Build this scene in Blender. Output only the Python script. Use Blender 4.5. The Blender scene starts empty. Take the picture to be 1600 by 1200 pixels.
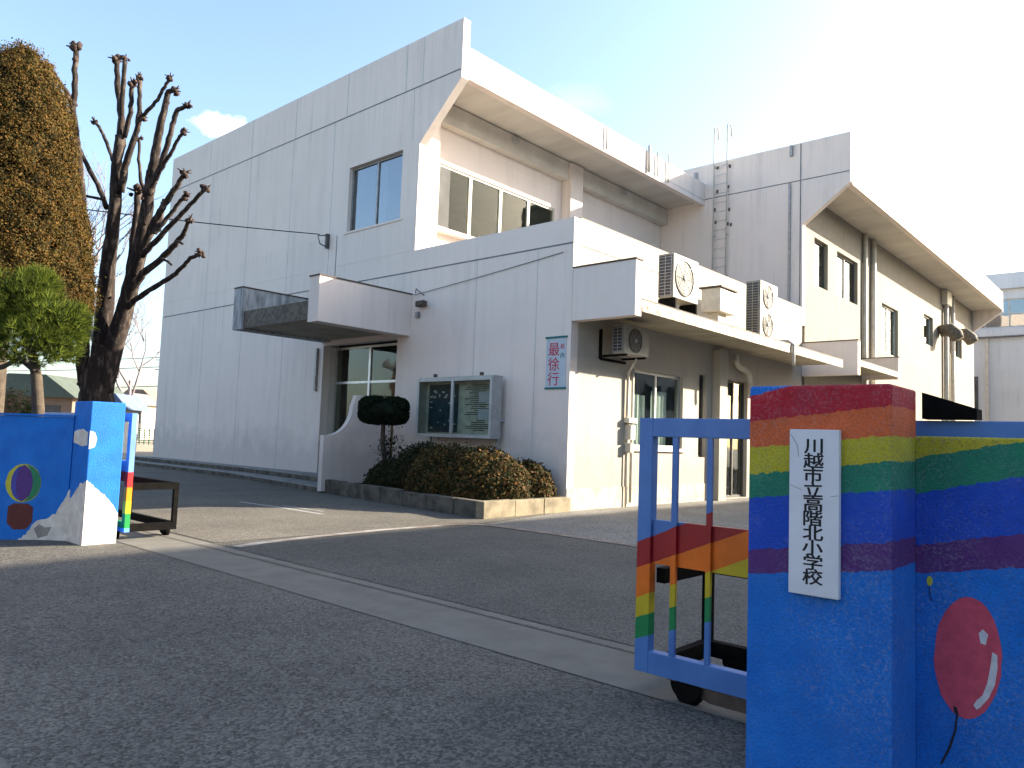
import bpy, bmesh, math, random
import numpy as np
from mathutils import Vector, Matrix
random.seed(7); np.random.seed(7)
R = math.radians
scn = bpy.context.scene
C = scn.collection

# ---------------------------------------------------------------- camera
FPX = 1179.888; YAW, PIT, ROL = R(41.80383), R(4.20840), R(2.08166); H = 1.5
c_, s_ = math.cos, math.sin
FW = Vector((c_(YAW)*c_(PIT), s_(YAW)*c_(PIT), s_(PIT)))
r0 = Vector((s_(YAW), -c_(YAW), 0)); u0 = r0.cross(FW)
RT = c_(ROL)*r0 + s_(ROL)*u0; UP = -s_(ROL)*r0 + c_(ROL)*u0
ORG = Vector((0, 0, H))
cam = bpy.data.cameras.new("camera"); co = bpy.data.objects.new("camera", cam); C.objects.link(co)
cam.sensor_fit = 'HORIZONTAL'; cam.sensor_width = 36; cam.lens = FPX/1600*36
cam.clip_start = 0.05; cam.clip_end = 2000
m = Matrix((RT, UP, -FW)).transposed().to_4x4(); m.translation = ORG
co.matrix_world = m; scn.camera = co
scn.render.resolution_x = 1024; scn.render.resolution_y = 768

def ray(px, py): return FW + RT*((px-800)/FPX) - UP*((py-600)/FPX)
def at(px, py, depth): return ORG + ray(px, py)*depth            # a point of the place seen at that spot, so far away
def onp(px, py, ax, v):
    d = ray(px, py); return ORG + d*((v-ORG[ax])/d[ax])

# ---------------------------------------------------------------- light
SUN = Vector((1.53, -1, 0.75)).normalized()
EL = math.asin(SUN.z); AZ = math.atan2(SUN.x, SUN.y)
w = bpy.data.worlds.new("World"); scn.world = w; w.use_nodes = True
nt = w.node_tree; nt.nodes.clear()
def N(nt, t, **k):
    n = nt.nodes.new(t)
    for a, b in k.items():
        if a in ('operation', 'blend_type', 'data_type', 'noise_dimensions', 'sky_type', 'feature', 'interpolation'): setattr(n, a, b)
        else: n.inputs[a].default_value = b
    return n
L = lambda nt, a, b: nt.links.new(a, b)
sky = N(nt, 'ShaderNodeTexSky'); sky.sky_type = 'NISHITA'; sky.sun_disc = False
sky.sun_elevation = EL; sky.sun_rotation = AZ; sky.air_density = 1.0; sky.dust_density = 2.2; sky.ozone_density = 1.6
tc = N(nt, 'ShaderNodeTexCoord')
mp = N(nt, 'ShaderNodeMapping'); mp.inputs['Scale'].default_value = (1, 1, 3.2)
L(nt, tc.outputs['Generated'], mp.inputs['Vector'])
no = N(nt, 'ShaderNodeTexNoise', Scale=2.4, Detail=7.0, Roughness=0.58, Distortion=0.3)
L(nt, mp.outputs['Vector'], no.inputs['Vector'])
cr = nt.nodes.new('ShaderNodeValToRGB'); cr.color_ramp.elements[0].position = 0.68; cr.color_ramp.elements[1].position = 0.92
cr.color_ramp.elements[1].color = (.75, .75, .75, 1)
L(nt, no.outputs['Fac'], cr.inputs['Fac'])
cf = cr.outputs['Color']
for (cpx, cpy, rad_, zs, st) in ((342, 196, .040, 2.6, .75), (905, 160, .055, 2.6, .06)):
    d0 = ray(cpx, cpy).normalized()
    sb = nt.nodes.new('ShaderNodeVectorMath'); sb.operation = 'SUBTRACT'; L(nt, tc.outputs['Generated'], sb.inputs[0]); sb.inputs[1].default_value = d0
    sc_ = nt.nodes.new('ShaderNodeVectorMath'); sc_.operation = 'MULTIPLY'; L(nt, sb.outputs[0], sc_.inputs[0]); sc_.inputs[1].default_value = (1/rad_, 1/rad_, zs/rad_)
    ln_ = nt.nodes.new('ShaderNodeVectorMath'); ln_.operation = 'LENGTH'; L(nt, sc_.outputs[0], ln_.inputs[0])
    n2 = N(nt, 'ShaderNodeTexNoise', Scale=3.0/rad_*.35, Detail=6.0, Roughness=.6); L(nt, tc.outputs['Generated'], n2.inputs['Vector'])
    f1 = N(nt, 'ShaderNodeMath', operation='MULTIPLY_ADD'); L(nt, ln_.outputs['Value'], f1.inputs[0]); f1.inputs[1].default_value = -1; f1.inputs[2].default_value = .10
    f2 = N(nt, 'ShaderNodeMath', operation='MULTIPLY_ADD'); L(nt, n2.outputs['Fac'], f2.inputs[0]); f2.inputs[1].default_value = 1.7; L(nt, f1.outputs[0], f2.inputs[2])
    f3 = N(nt, 'ShaderNodeMath', operation='MULTIPLY'); L(nt, f2.outputs[0], f3.inputs[0]); f3.inputs[1].default_value = st; f3.use_clamp = True
    f4 = N(nt, 'ShaderNodeMath', operation='ADD'); L(nt, f3.outputs[0], f4.inputs[0]); L(nt, cf, f4.inputs[1]); f4.use_clamp = True; cf = f4.outputs[0]
mx = N(nt, 'ShaderNodeMixRGB'); mx.inputs['Color2'].default_value = (9.0, 9.3, 9.6, 1)
L(nt, cf, mx.inputs['Fac']); L(nt, sky.outputs['Color'], mx.inputs['Color1'])
bg = N(nt, 'ShaderNodeBackground', Strength=0.11); L(nt, mx.outputs['Color'], bg.inputs['Color'])
wo = nt.nodes.new('ShaderNodeOutputWorld'); L(nt, bg.outputs['Background'], wo.inputs['Surface'])
sl = bpy.data.lights.new("sun", 'SUN'); sl.energy = 4.6; sl.angle = R(0.6); sl.color = (1.0, .89, .72)
so = bpy.data.objects.new("sun", sl); C.objects.link(so); so.location = (0, 0, 50)
so.rotation_euler = SUN.to_track_quat('Z', 'Y').to_euler()
scn.view_settings.view_transform = 'Standard'; scn.view_settings.look = 'None'
scn.view_settings.exposure = 2.06; scn.view_settings.gamma = 1
scn.view_settings.use_curve_mapping = False
scn.render.engine = 'CYCLES'; scn.cycles.max_bounces = 8; scn.cycles.transparent_max_bounces = 16

# ---------------------------------------------------------------- materials
def base_mat(name, rough=.8, spec=.3):
    m = bpy.data.materials.new(name); m.use_nodes = True; nt = m.node_tree
    b = nt.nodes['Principled BSDF']; b.inputs['Roughness'].default_value = rough
    b.inputs['Specular IOR Level'].default_value = spec
    return m, nt, b
def noise(nt, scale, detail=4, rough=.55, stretch=None, dist=0):
    g = nt.nodes.new('ShaderNodeNewGeometry')
    n = N(nt, 'ShaderNodeTexNoise', Scale=scale, Detail=detail, Roughness=rough, Distortion=dist)
    if stretch:
        mp = nt.nodes.new('ShaderNodeMapping'); mp.inputs['Scale'].default_value = stretch
        L(nt, g.outputs['Position'], mp.inputs['Vector']); L(nt, mp.outputs['Vector'], n.inputs['Vector'])
    else: L(nt, g.outputs['Position'], n.inputs['Vector'])
    return n.outputs['Fac']
def ramp(nt, fac, p0, p1, c0=(0,0,0), c1=(1,1,1)):
    r = nt.nodes.new('ShaderNodeValToRGB'); e = r.color_ramp.elements
    e[0].position = p0; e[1].position = p1; e[0].color = (*c0, 1); e[1].color = (*c1, 1)
    L(nt, fac, r.inputs['Fac']); return r.outputs['Color']
def mix(nt, fac, a, b, mode='MIX'):
    m = nt.nodes.new('ShaderNodeMixRGB'); m.blend_type = mode
    for i, v in ((0, fac), (1, a), (2, b)):
        if isinstance(v, (int, float)): m.inputs[i].default_value = v
        elif isinstance(v, tuple): m.inputs[i].default_value = (*v, 1)
        else: L(nt, v, m.inputs[i])
    return m.outputs[0]
def bump(nt, b, h, dist=.01, st=.5):
    n = nt.nodes.new('ShaderNodeBump'); n.inputs['Strength'].default_value = st; n.inputs['Distance'].default_value = dist
    L(nt, h, n.inputs['Height']); L(nt, n.outputs['Normal'], b.inputs['Normal'])
def mat(name, col, col2=None, scale=6, rough=.8, spec=.3, metal=0, bmp=0, bscale=None, stretch=None, p=(.35, .65)):
    m, nt, b = base_mat(name, rough, spec); b.inputs['Metallic'].default_value = metal
    col2 = col2 or tuple(v*.82 for v in col)
    f = noise(nt, scale, stretch=stretch)
    L(nt, ramp(nt, f, p[0], p[1], col, col2), b.inputs['Base Color'])
    if bmp: bump(nt, b, noise(nt, bscale or scale*3), bmp)
    return m
def wall_mat(name, col, grime, warm=(.55,.5,.4), amt=1.0):
    m, nt, b = base_mat(name, .82, .2)
    big = ramp(nt, noise(nt, .45, 3), .35, .7)
    c = mix(nt, big, col, tuple(v*.93 for v in col))
    stk = ramp(nt, noise(nt, 1.0, 6, .65, (3.2, 3.2, .16)), .48, .82)
    stm = ramp(nt, noise(nt, .8, 2), .35, .65)
    k = mix(nt, 1.0, stk, stm, 'MULTIPLY')
    k2 = mix(nt, 1.0, k, (.75*amt,)*3, 'MULTIPLY')
    c = mix(nt, k2, c, grime)
    fine = ramp(nt, noise(nt, 9, 5, .7), .45, .8)
    f2 = mix(nt, 1.0, fine, (.22*amt,)*3, 'MULTIPLY')
    c = mix(nt, f2, c, warm)
    # drip stains under the copings and the storey line, splash-back grime just above the ground
    g = nt.nodes.new('ShaderNodeNewGeometry'); sx = nt.nodes.new('ShaderNodeSeparateXYZ'); L(nt, g.outputs['Position'], sx.inputs[0])
    drip = ramp(nt, noise(nt, 1.0, 5, .7, (9, 9, .10)), .50, .70)
    for z0_, ln_ in ((12.5, 1.5), (11.07, 1.3), (7.45, 1.2), (5.88, 1.6)):
        rr_ = nt.nodes.new('ShaderNodeMapRange'); rr_.inputs['From Min'].default_value = z0_-ln_; rr_.inputs['From Max'].default_value = z0_; L(nt, sx.outputs['Z'], rr_.inputs['Value'])
        lt_ = N(nt, 'ShaderNodeMath', operation='LESS_THAN'); L(nt, sx.outputs['Z'], lt_.inputs[0]); lt_.inputs[1].default_value = z0_
        m_1 = N(nt, 'ShaderNodeMath', operation='MULTIPLY'); L(nt, rr_.outputs[0], m_1.inputs[0]); L(nt, lt_.outputs[0], m_1.inputs[1])
        m_2 = N(nt, 'ShaderNodeMath', operation='MULTIPLY'); L(nt, m_1.outputs[0], m_2.inputs[0]); L(nt, drip, m_2.inputs[1])
        m_3 = N(nt, 'ShaderNodeMath', operation='MULTIPLY'); L(nt, m_2.outputs[0], m_3.inputs[0]); m_3.inputs[1].default_value = .45*amt
        c = mix(nt, m_3.outputs[0], c, grime)
    ad = N(nt, 'ShaderNodeMath', operation='MULTIPLY_ADD'); L(nt, noise(nt, 2.2, 4), ad.inputs[0]); ad.inputs[1].default_value = -1.6; L(nt, sx.outputs['Z'], ad.inputs[2])
    low = ramp(nt, ad.outputs[0], -.9, .9, (.45,)*3, (0,0,0))
    c = mix(nt, low, c, grime)
    L(nt, c, b.inputs['Base Color'])
    bump(nt, b, noise(nt, 60, 4), .004, .5)
    return m
M = {}
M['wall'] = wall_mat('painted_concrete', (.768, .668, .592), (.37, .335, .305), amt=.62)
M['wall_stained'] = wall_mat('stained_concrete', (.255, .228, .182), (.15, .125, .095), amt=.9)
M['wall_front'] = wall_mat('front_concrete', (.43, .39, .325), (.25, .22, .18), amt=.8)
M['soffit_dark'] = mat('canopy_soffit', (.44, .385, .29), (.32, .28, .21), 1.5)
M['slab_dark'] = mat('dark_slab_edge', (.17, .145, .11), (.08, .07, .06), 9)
M['wall_far'] = wall_mat('grey_painted_concrete', (.60, .62, .63), (.38, .38, .38))
M['soffit'] = mat('soffit_paint', (.60, .56, .49), (.50, .46, .40), 1.3, stretch=(1, .3, 1))
M['plinth'] = mat('plinth_mortar', (.47, .43, .35), (.33, .29, .22), 3, bmp=.006)
M['joint'] = mat('joint_sealant', (.12, .125, .135), (.2, .2, .21), 4)
M['joint_pale'] = mat('joint_hairline', (.40, .41, .42), (.52, .53, .53), 2)
M['rust'] = mat('rusted_coping', (.055, .042, .034), (.10, .075, .055), 9, rough=.7)
M['slab'] = mat('weathered_slab_edge', (.55, .49, .40), (.18, .14, .10), 7, p=(.45, .7))
M['dirty'] = mat('mouldy_concrete', (.46, .46, .45), (.20, .20, .20), 2.4, stretch=(3, 3, .7))
M['alu'] = mat('aluminium_frame', (.43, .44, .43), (.35, .36, .35), 5, rough=.45, metal=.3)
M['alu_dark'] = mat('dark_bronze_frame', (.10, .095, .09), None, 5, rough=.5, metal=.3)
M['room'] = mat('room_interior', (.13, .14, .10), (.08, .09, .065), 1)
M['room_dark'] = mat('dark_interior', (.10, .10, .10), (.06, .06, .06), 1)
M['curtain'] = mat('curtain_cloth', (.66, .66, .62), (.48, .48, .46), 3, stretch=(6, 6, .3))
M['cream'] = mat('cream_board', (.62, .50, .33), None, 3)
M['white'] = mat('white_enamel', (.50, .48, .42), (.40, .38, .33), 4, rough=.5)
M['ac'] = mat('ac_paint', (.33, .31, .26), (.25, .235, .20), 5, rough=.5)
M['fan'] = mat('fan_guard', (.11, .09, .062), (.07, .058, .042), 8, rough=.5)
M['black'] = mat('black_steel', (.004, .004, .004), (.008, .007, .006), 12, rough=.85, spec=.06)
M['fin'] = mat('coil_fins', (.07, .075, .085), (.03, .03, .035), 30, rough=.5, metal=.4)
M['pipe'] = mat('painted_pipe', (.60, .56, .47), (.48, .44, .36), 4, rough=.5)
M['grey'] = mat('galvanised_steel', (.36, .36, .36), (.25, .24, .23), 9, rough=.5, metal=.5)
M['steel_light'] = mat('stainless', (.6, .6, .6), None, 9, rough=.35, metal=.8)

def glass(name, tint, refl=.15, trans=.75):
    m = bpy.data.materials.new(name); m.use_nodes = True; nt = m.node_tree; nt.nodes.clear()
    o = nt.nodes.new('ShaderNodeOutputMaterial'); tr = nt.nodes.new('ShaderNodeBsdfTransparent'); tr.inputs['Color'].default_value = (*tint, 1)
    gl = nt.nodes.new('ShaderNodeBsdfGlossy'); gl.inputs['Roughness'].default_value = .03
    fr = N(nt, 'ShaderNodeLayerWeight', Blend=.5)
    pw = N(nt, 'ShaderNodeMath', operation='POWER'); pw.inputs[1].default_value = 4; L(nt, fr.outputs['Facing'], pw.inputs[0])
    a = N(nt, 'ShaderNodeMath', operation='MULTIPLY_ADD'); a.inputs[1].default_value = .9; a.inputs[2].default_value = refl; L(nt, pw.outputs[0], a.inputs[0]); a.use_clamp = True
    ms = nt.nodes.new('ShaderNodeMixShader'); L(nt, a.outputs[0], ms.inputs[0]); L(nt, tr.outputs[0], ms.inputs[1]); L(nt, gl.outputs[0], ms.inputs[2])
    g = nt.nodes.new('ShaderNodeNewGeometry'); n = N(nt, 'ShaderNodeTexNoise', Scale=1.3, Detail=1.0); L(nt, g.outputs['Position'], n.inputs['Vector'])
    bp = N(nt, 'ShaderNodeBump', Strength=.12, Distance=.05); L(nt, n.outputs['Fac'], bp.inputs['Height']); L(nt, bp.outputs['Normal'], gl.inputs['Normal'])
    L(nt, ms.outputs[0], o.inputs[0]); return m
M['glass'] = glass('window_glass', (.80, .86, .84), .035)
M['glass_low'] = glass('thin_glass', (.82, .86, .84), .0)
M['glass_bay'] = glass('shaded_glass', (.80, .84, .78), .008)
M['glass_door'] = glass('door_glass', (.80, .84, .78), .028)
M['glass_mirror'] = glass('reflecting_glass', (.6, .66, .7), .20)

def asphalt(name, c0, c1, agg=64, warm=0):
    m, nt, b = base_mat(name, .88, .25)
    v = nt.nodes.new('ShaderNodeTexVoronoi'); v.inputs['Scale'].default_value = agg
    g = nt.nodes.new('ShaderNodeNewGeometry'); L(nt, g.outputs['Position'], v.inputs['Vector'])
    sep = nt.nodes.new('ShaderNodeSeparateColor'); L(nt, v.outputs['Color'], sep.inputs[0])
    grain = ramp(nt, sep.outputs[0], .1, .97, tuple(x*.42 for x in c0), tuple(min(1, x*2.2) for x in c0))
    f = ramp(nt, noise(nt, 260, 2), .3, .7)
    c = mix(nt, .30, grain, mix(nt, f, c0, c1))
    md = ramp(nt, noise(nt, 30, 5, .75), .38, .66)
    c = mix(nt, md, c, mix(nt, 1.0, c, (.66, .66, .67), 'MULTIPLY'))
    patch = ramp(nt, noise(nt, .55, 6, .62), .38, .62)
    c = mix(nt, patch, c, mix(nt, 1.0, c, (.74, .75, .76), 'MULTIPLY'))
    wear = ramp(nt, noise(nt, 5, 6, .65), .48, .75, (0,0,0), (.5,.5,.5))
    c = mix(nt, wear, c, c1)
    L(nt, c, b.inputs['Base Color'])
    h = mix(nt, .6, v.outputs['Distance'], noise(nt, 180, 3))
    bump(nt, b, h, .006, .8)
    return m
M['asphalt'] = asphalt('asphalt', (.112, .103, .088), (.142, .130, .111))
M['asphalt_yard'] = asphalt('yard_asphalt', (.098, .092, .080), (.120, .111, .096), 80)
M['track'] = mat('track_concrete', (.170, .158, .135), (.128, .118, .10), 3.2, rough=.9, bmp=.003, bscale=150, p=(.3, .7))
M['forecourt'] = asphalt('sunlit_asphalt', (.128, .116, .095), (.162, .146, .118), 80)  # lighter, warmer asphalt copy: brightness of the sunlit band put into the colour
M['apron'] = asphalt('apron_concrete', (.19, .18, .16), (.23, .215, .19), 60)
M['gutter'] = mat('gutter_concrete', (.36, .34, .30), (.22, .17, .135), 3, bmp=.005)
M['gutter_rust'] = mat('rusty_gutter_edge', (.16, .11, .085), (.25, .2, .16), 4, bmp=.005)
M['sand'] = asphalt('yard_sand', (.36, .30, .215), (.40, .34, .25), 30)
M['stone_dark'] = mat('dark_kerb_stone', (.13, .115, .09), (.05, .045, .035), 3.5, rough=.95, bmp=.015, bscale=14)  # darker stone tone for the kerb's left run and the step risers
M['stone'] = mat('kerb_stone', (.27, .225, .15), (.15, .125, .085), 3.5, rough=.95, bmp=.012, bscale=14)
M['step'] = mat('step_concrete', (.27, .26, .24), (.16, .155, .145), 3, bmp=.006)
M['soil'] = mat('soil', (.07, .05, .035), (.045, .032, .022), 9, bmp=.02)
M['paint_line'] = mat('worn_road_paint', (.42, .42, .40), (.24, .24, .23), 14)
M['bark'] = mat('plane_bark', (.024, .017, .014), (.105, .080, .064), 5, rough=.95, stretch=(2.5, 2.5, .8), bmp=.02, p=(.5, .68))
M['bark_dark'] = mat('pine_bark', (.05, .038, .03), (.09, .07, .05), 9, rough=.95, bmp=.02)
M['knob'] = mat('pollard_knob', (.025, .015, .013), (.075, .048, .038), 12, rough=.95, bmp=.02)
M['twig'] = mat('far_twigs', (.17, .15, .17), (.24, .2, .2), 3)
def leafm(name, col, var=.35, scale=2.5, tr=.25):
    m, nt, b = base_mat(name, .8, .12)
    f = ramp(nt, noise(nt, scale, 3), .3, .7)
    L(nt, mix(nt, f, tuple(v*(1-var) for v in col), tuple(v*(1+var) for v in col)), b.inputs['Base Color'])
    t = nt.nodes.new('ShaderNodeBsdfTranslucent'); t.inputs['Color'].default_value = (*[min(1, v*1.5) for v in col], 1)
    ms = nt.nodes.new('ShaderNodeMixShader'); ms.inputs[0].default_value = tr
    L(nt, b.outputs[0], ms.inputs[1]); L(nt, t.outputs[0], ms.inputs[2]); L(nt, ms.outputs[0], nt.nodes['Material Output'].inputs[0])
    return m
LF = dict(
    conifer=[leafm('cypress_brown', (.100, .060, .015)), leafm('cypress_green', (.060, .049, .013)), leafm('cypress_dark', (.026, .022, .009)), leafm('cypress_rust', (.120, .062, .014))],
    pine=[leafm('pine_bright', (.125, .15, .018)), leafm('pine_green', (.055, .08, .012)), leafm('pine_dark', (.015, .028, .010))],
    azalea=[leafm('azalea_green', (.058, .044, .016)), leafm('azalea_orange', (.19, .09, .035)), leafm('azalea_dark', (.022, .03, .012)), leafm('azalea_olive', (.10, .07, .022))],
    azdark=[leafm('bush_dark', (.020, .025, .012)), leafm('bush_green', (.035, .042, .014)), leafm('bush_red', (.05, .03, .016))],
    topiary=[leafm('holly_dark', (.010, .017, .010)), leafm('holly_green', (.016, .026, .012))],
    hedge=[leafm('hedge_olive', (.13, .12, .05)), leafm('hedge_green', (.07, .09, .03)), leafm('hedge_pink', (.22, .14, .09))])

# mural paint: a stack of bands, each boundary a line z = zb + slope*(y-y0), chalky spray finish
BLUE = (.008, .165, .60); RED = (.47, .014, .026); ORA = (.68, .135, .035); YEL = (.50, .44, .02); GRN = (.018, .21, .12); DBL = (.012, .075, .50); PUR = (.105, .03, .17)
def mural(name, y0, top, bands, wob=.012, rough=.75, speck=.50, bmp=.010, clampy=None):
    m, nt, b = base_mat(name, rough, .3)
    g = nt.nodes.new('ShaderNodeNewGeometry'); sx = nt.nodes.new('ShaderNodeSeparateXYZ'); L(nt, g.outputs['Position'], sx.inputs[0])
    yy = N(nt, 'ShaderNodeMath', operation='SUBTRACT'); L(nt, sx.outputs['Y'], yy.inputs[0]); yy.inputs[1].default_value = y0
    if clampy: 
        cl = nt.nodes.new('ShaderNodeClamp'); L(nt, yy.outputs[0], cl.inputs[0]); cl.inputs[1].default_value = clampy[0]; cl.inputs[2].default_value = clampy[1]; yy = cl
    nz = N(nt, 'ShaderNodeMath', operation='MULTIPLY_ADD'); L(nt, noise(nt, 22, 4, .7), nz.inputs[0]); nz.inputs[1].default_value = wob*3.2; nz.inputs[2].default_value = -wob*1.6
    col = top
    for zb, sl, c in bands:
        ln = N(nt, 'ShaderNodeMath', operation='MULTIPLY_ADD'); L(nt, yy.outputs[0], ln.inputs[0]); ln.inputs[1].default_value = sl; ln.inputs[2].default_value = zb
        ad = N(nt, 'ShaderNodeMath', operation='ADD'); L(nt, ln.outputs[0], ad.inputs[0]); L(nt, nz.outputs[0], ad.inputs[1])
        gt = N(nt, 'ShaderNodeMath', operation='GREATER_THAN'); L(nt, ad.outputs[0], gt.inputs[0]); L(nt, sx.outputs['Z'], gt.inputs[1])
        col = mix(nt, gt.outputs[0], col, c)
    if isinstance(col, tuple): col = mix(nt, 0.0, col, col)
    sp = ramp(nt, noise(nt, 75, 5, .75), .5, .72, (0,0,0), (speck,)*3)
    pm = ramp(nt, noise(nt, 3.0, 3, .6), .4, .62)
    sp2 = mix(nt, 1.0, sp, pm, 'MULTIPLY')
    col = mix(nt, sp2, col, (.40, .42, .46))
    dk = ramp(nt, noise(nt, 90, 4, .7), .52, .75, (0,0,0), (speck*1.5,)*3)
    col = mix(nt, dk, col, (.03, .04, .07))
    fd = ramp(nt, noise(nt, 7, 6, .7), .45, .75, (0,0,0), (min(1, speck*.22),)*3)
    col = mix(nt, fd, col, (.16, .20, .26))
    bl = ramp(nt, noise(nt, 4.5, 5, .6), .35, .7, (1,1,1), (.74, .76, .84))
    col = mix(nt, 1.0, col, bl, 'MULTIPLY')
    L(nt, col, b.inputs['Base Color'])
    if bmp: bump(nt, b, noise(nt, 85, 4, .65), bmp, .9)
    return m
def sl2(a, b, y0, y1): return (b-a)/(y1-y0)
ps = [(1.75, 1.905, RED), (1.628, 1.704, ORA), (1.502, 1.575, YEL), (1.373, 1.466, GRN), (1.262, 1.342, DBL), (1.013, 1.125, PUR), (.902, 1.007, BLUE)]
M['mural_pillar'] = mural('mural_pillar', 1.58, BLUE, [(a, sl2(a, b, 1.58, .94), c) for a, b, c in ps])
ws = [(1.478, 1.584, GRN), (1.312, 1.437, DBL), (1.078, 1.194, PUR), (.952, 1.05, BLUE)]
M['mural_wall'] = mural('mural_wall', .96, YEL, [(a, sl2(a, b, .96, .52)*.9, c) for a, b, c in ws])
M['blue'] = mural('mural_blue', 0, BLUE, [], speck=.12)
GB = (.075, .195, .47)
k = .971
gs = [(.90, -.46, (.33, .016, .02)), (.737, -.42, (.75, .16, .012)), (.551, -.46, (.55, .42, .02)), (.425, -.41, (.01, .22, .07)), (.291, -.39, GB)]
M['gate_r'] = mural('gate_paint', 2.51, GB, [(1.5-(1.5-z)*k, s_l, c) for z, s_l, c in gs], wob=.002, rough=.4, speck=.03, bmp=0, clampy=(-.7, .2))
M['gate_l'] = mural('gate_paint_far', 10.25, (.16, .30, .62), [(.897, 0, (.6, .03, .03)), (.70, 0, (.85, .25, .01)), (.52, 0, (.75, .55, .02)), (.36, 0, (.02, .25, .06)), (.175, 0, (.12, .33, .75))], wob=.002, rough=.4, speck=.03, bmp=0)
M['whitewash'] = mat('white_mural_paint', (.66, .63, .58), (.50, .46, .41), 7, bmp=.006, bscale=60)
for nm, c in dict(p_yel=(.46,.45,.05), p_grn=(.03,.20,.10), p_pur=(.09,.04,.20), p_blu=(.06,.07,.34), p_brn=(.11,.03,.028), p_pink=(.52,.075,.12), p_wht=(.55,.56,.60), p_blk=(.02,.02,.03), p_red=(.55,.03,.08), p_teal=(.02,.16,.17)).items():
    M[nm] = mat(nm, c, tuple(v*.78 for v in c), 24, rough=.8, bmp=.003, bscale=80)
M['plaque'] = mat('plaque_board', (.62, .64, .68), (.54, .56, .60), 3, rough=.5)
M['ink'] = mat('ink', (.02, .02, .025), None, 5)
M['banner'] = mat('banner_cloth', (.48, .54, .58), (.42, .48, .53), 3)
M['roofgreen'] = mat('green_roof', (.085, .105, .085), None, 2)
M['houseA'] = mat('house_brown', (.24, .17, .13), (.19, .13, .10), 1)
M['timber'] = mat('dim_house_wall', (.085, .065, .05), (.06, .045, .035), 2)  # dark tone for the added unseen houses, keeps window reflections dim
M['houseB'] = mat('house_cream', (.55, .48, .38), None, 1)
M['houseC'] = mat('house_grey', (.42, .42, .41), None, 1)
M['roofgrey'] = mat('grey_roof', (.16, .16, .17), None, 2)
M['roofblue'] = mat('blue_roof', (.13, .17, .26), None, 2)
M['netgreen'] = mat('green_fence', (.05, .14, .10), None, 4)
M['wire'] = mat('cable', (.03, .03, .03))
M['paper'] = mat('notice_paper', (.60, .58, .48), (.42, .42, .36), 5)
M['poster_dark'] = mat('notice_poster_dark', (.02, .035, .05), (.04, .07, .08), 6)

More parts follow.
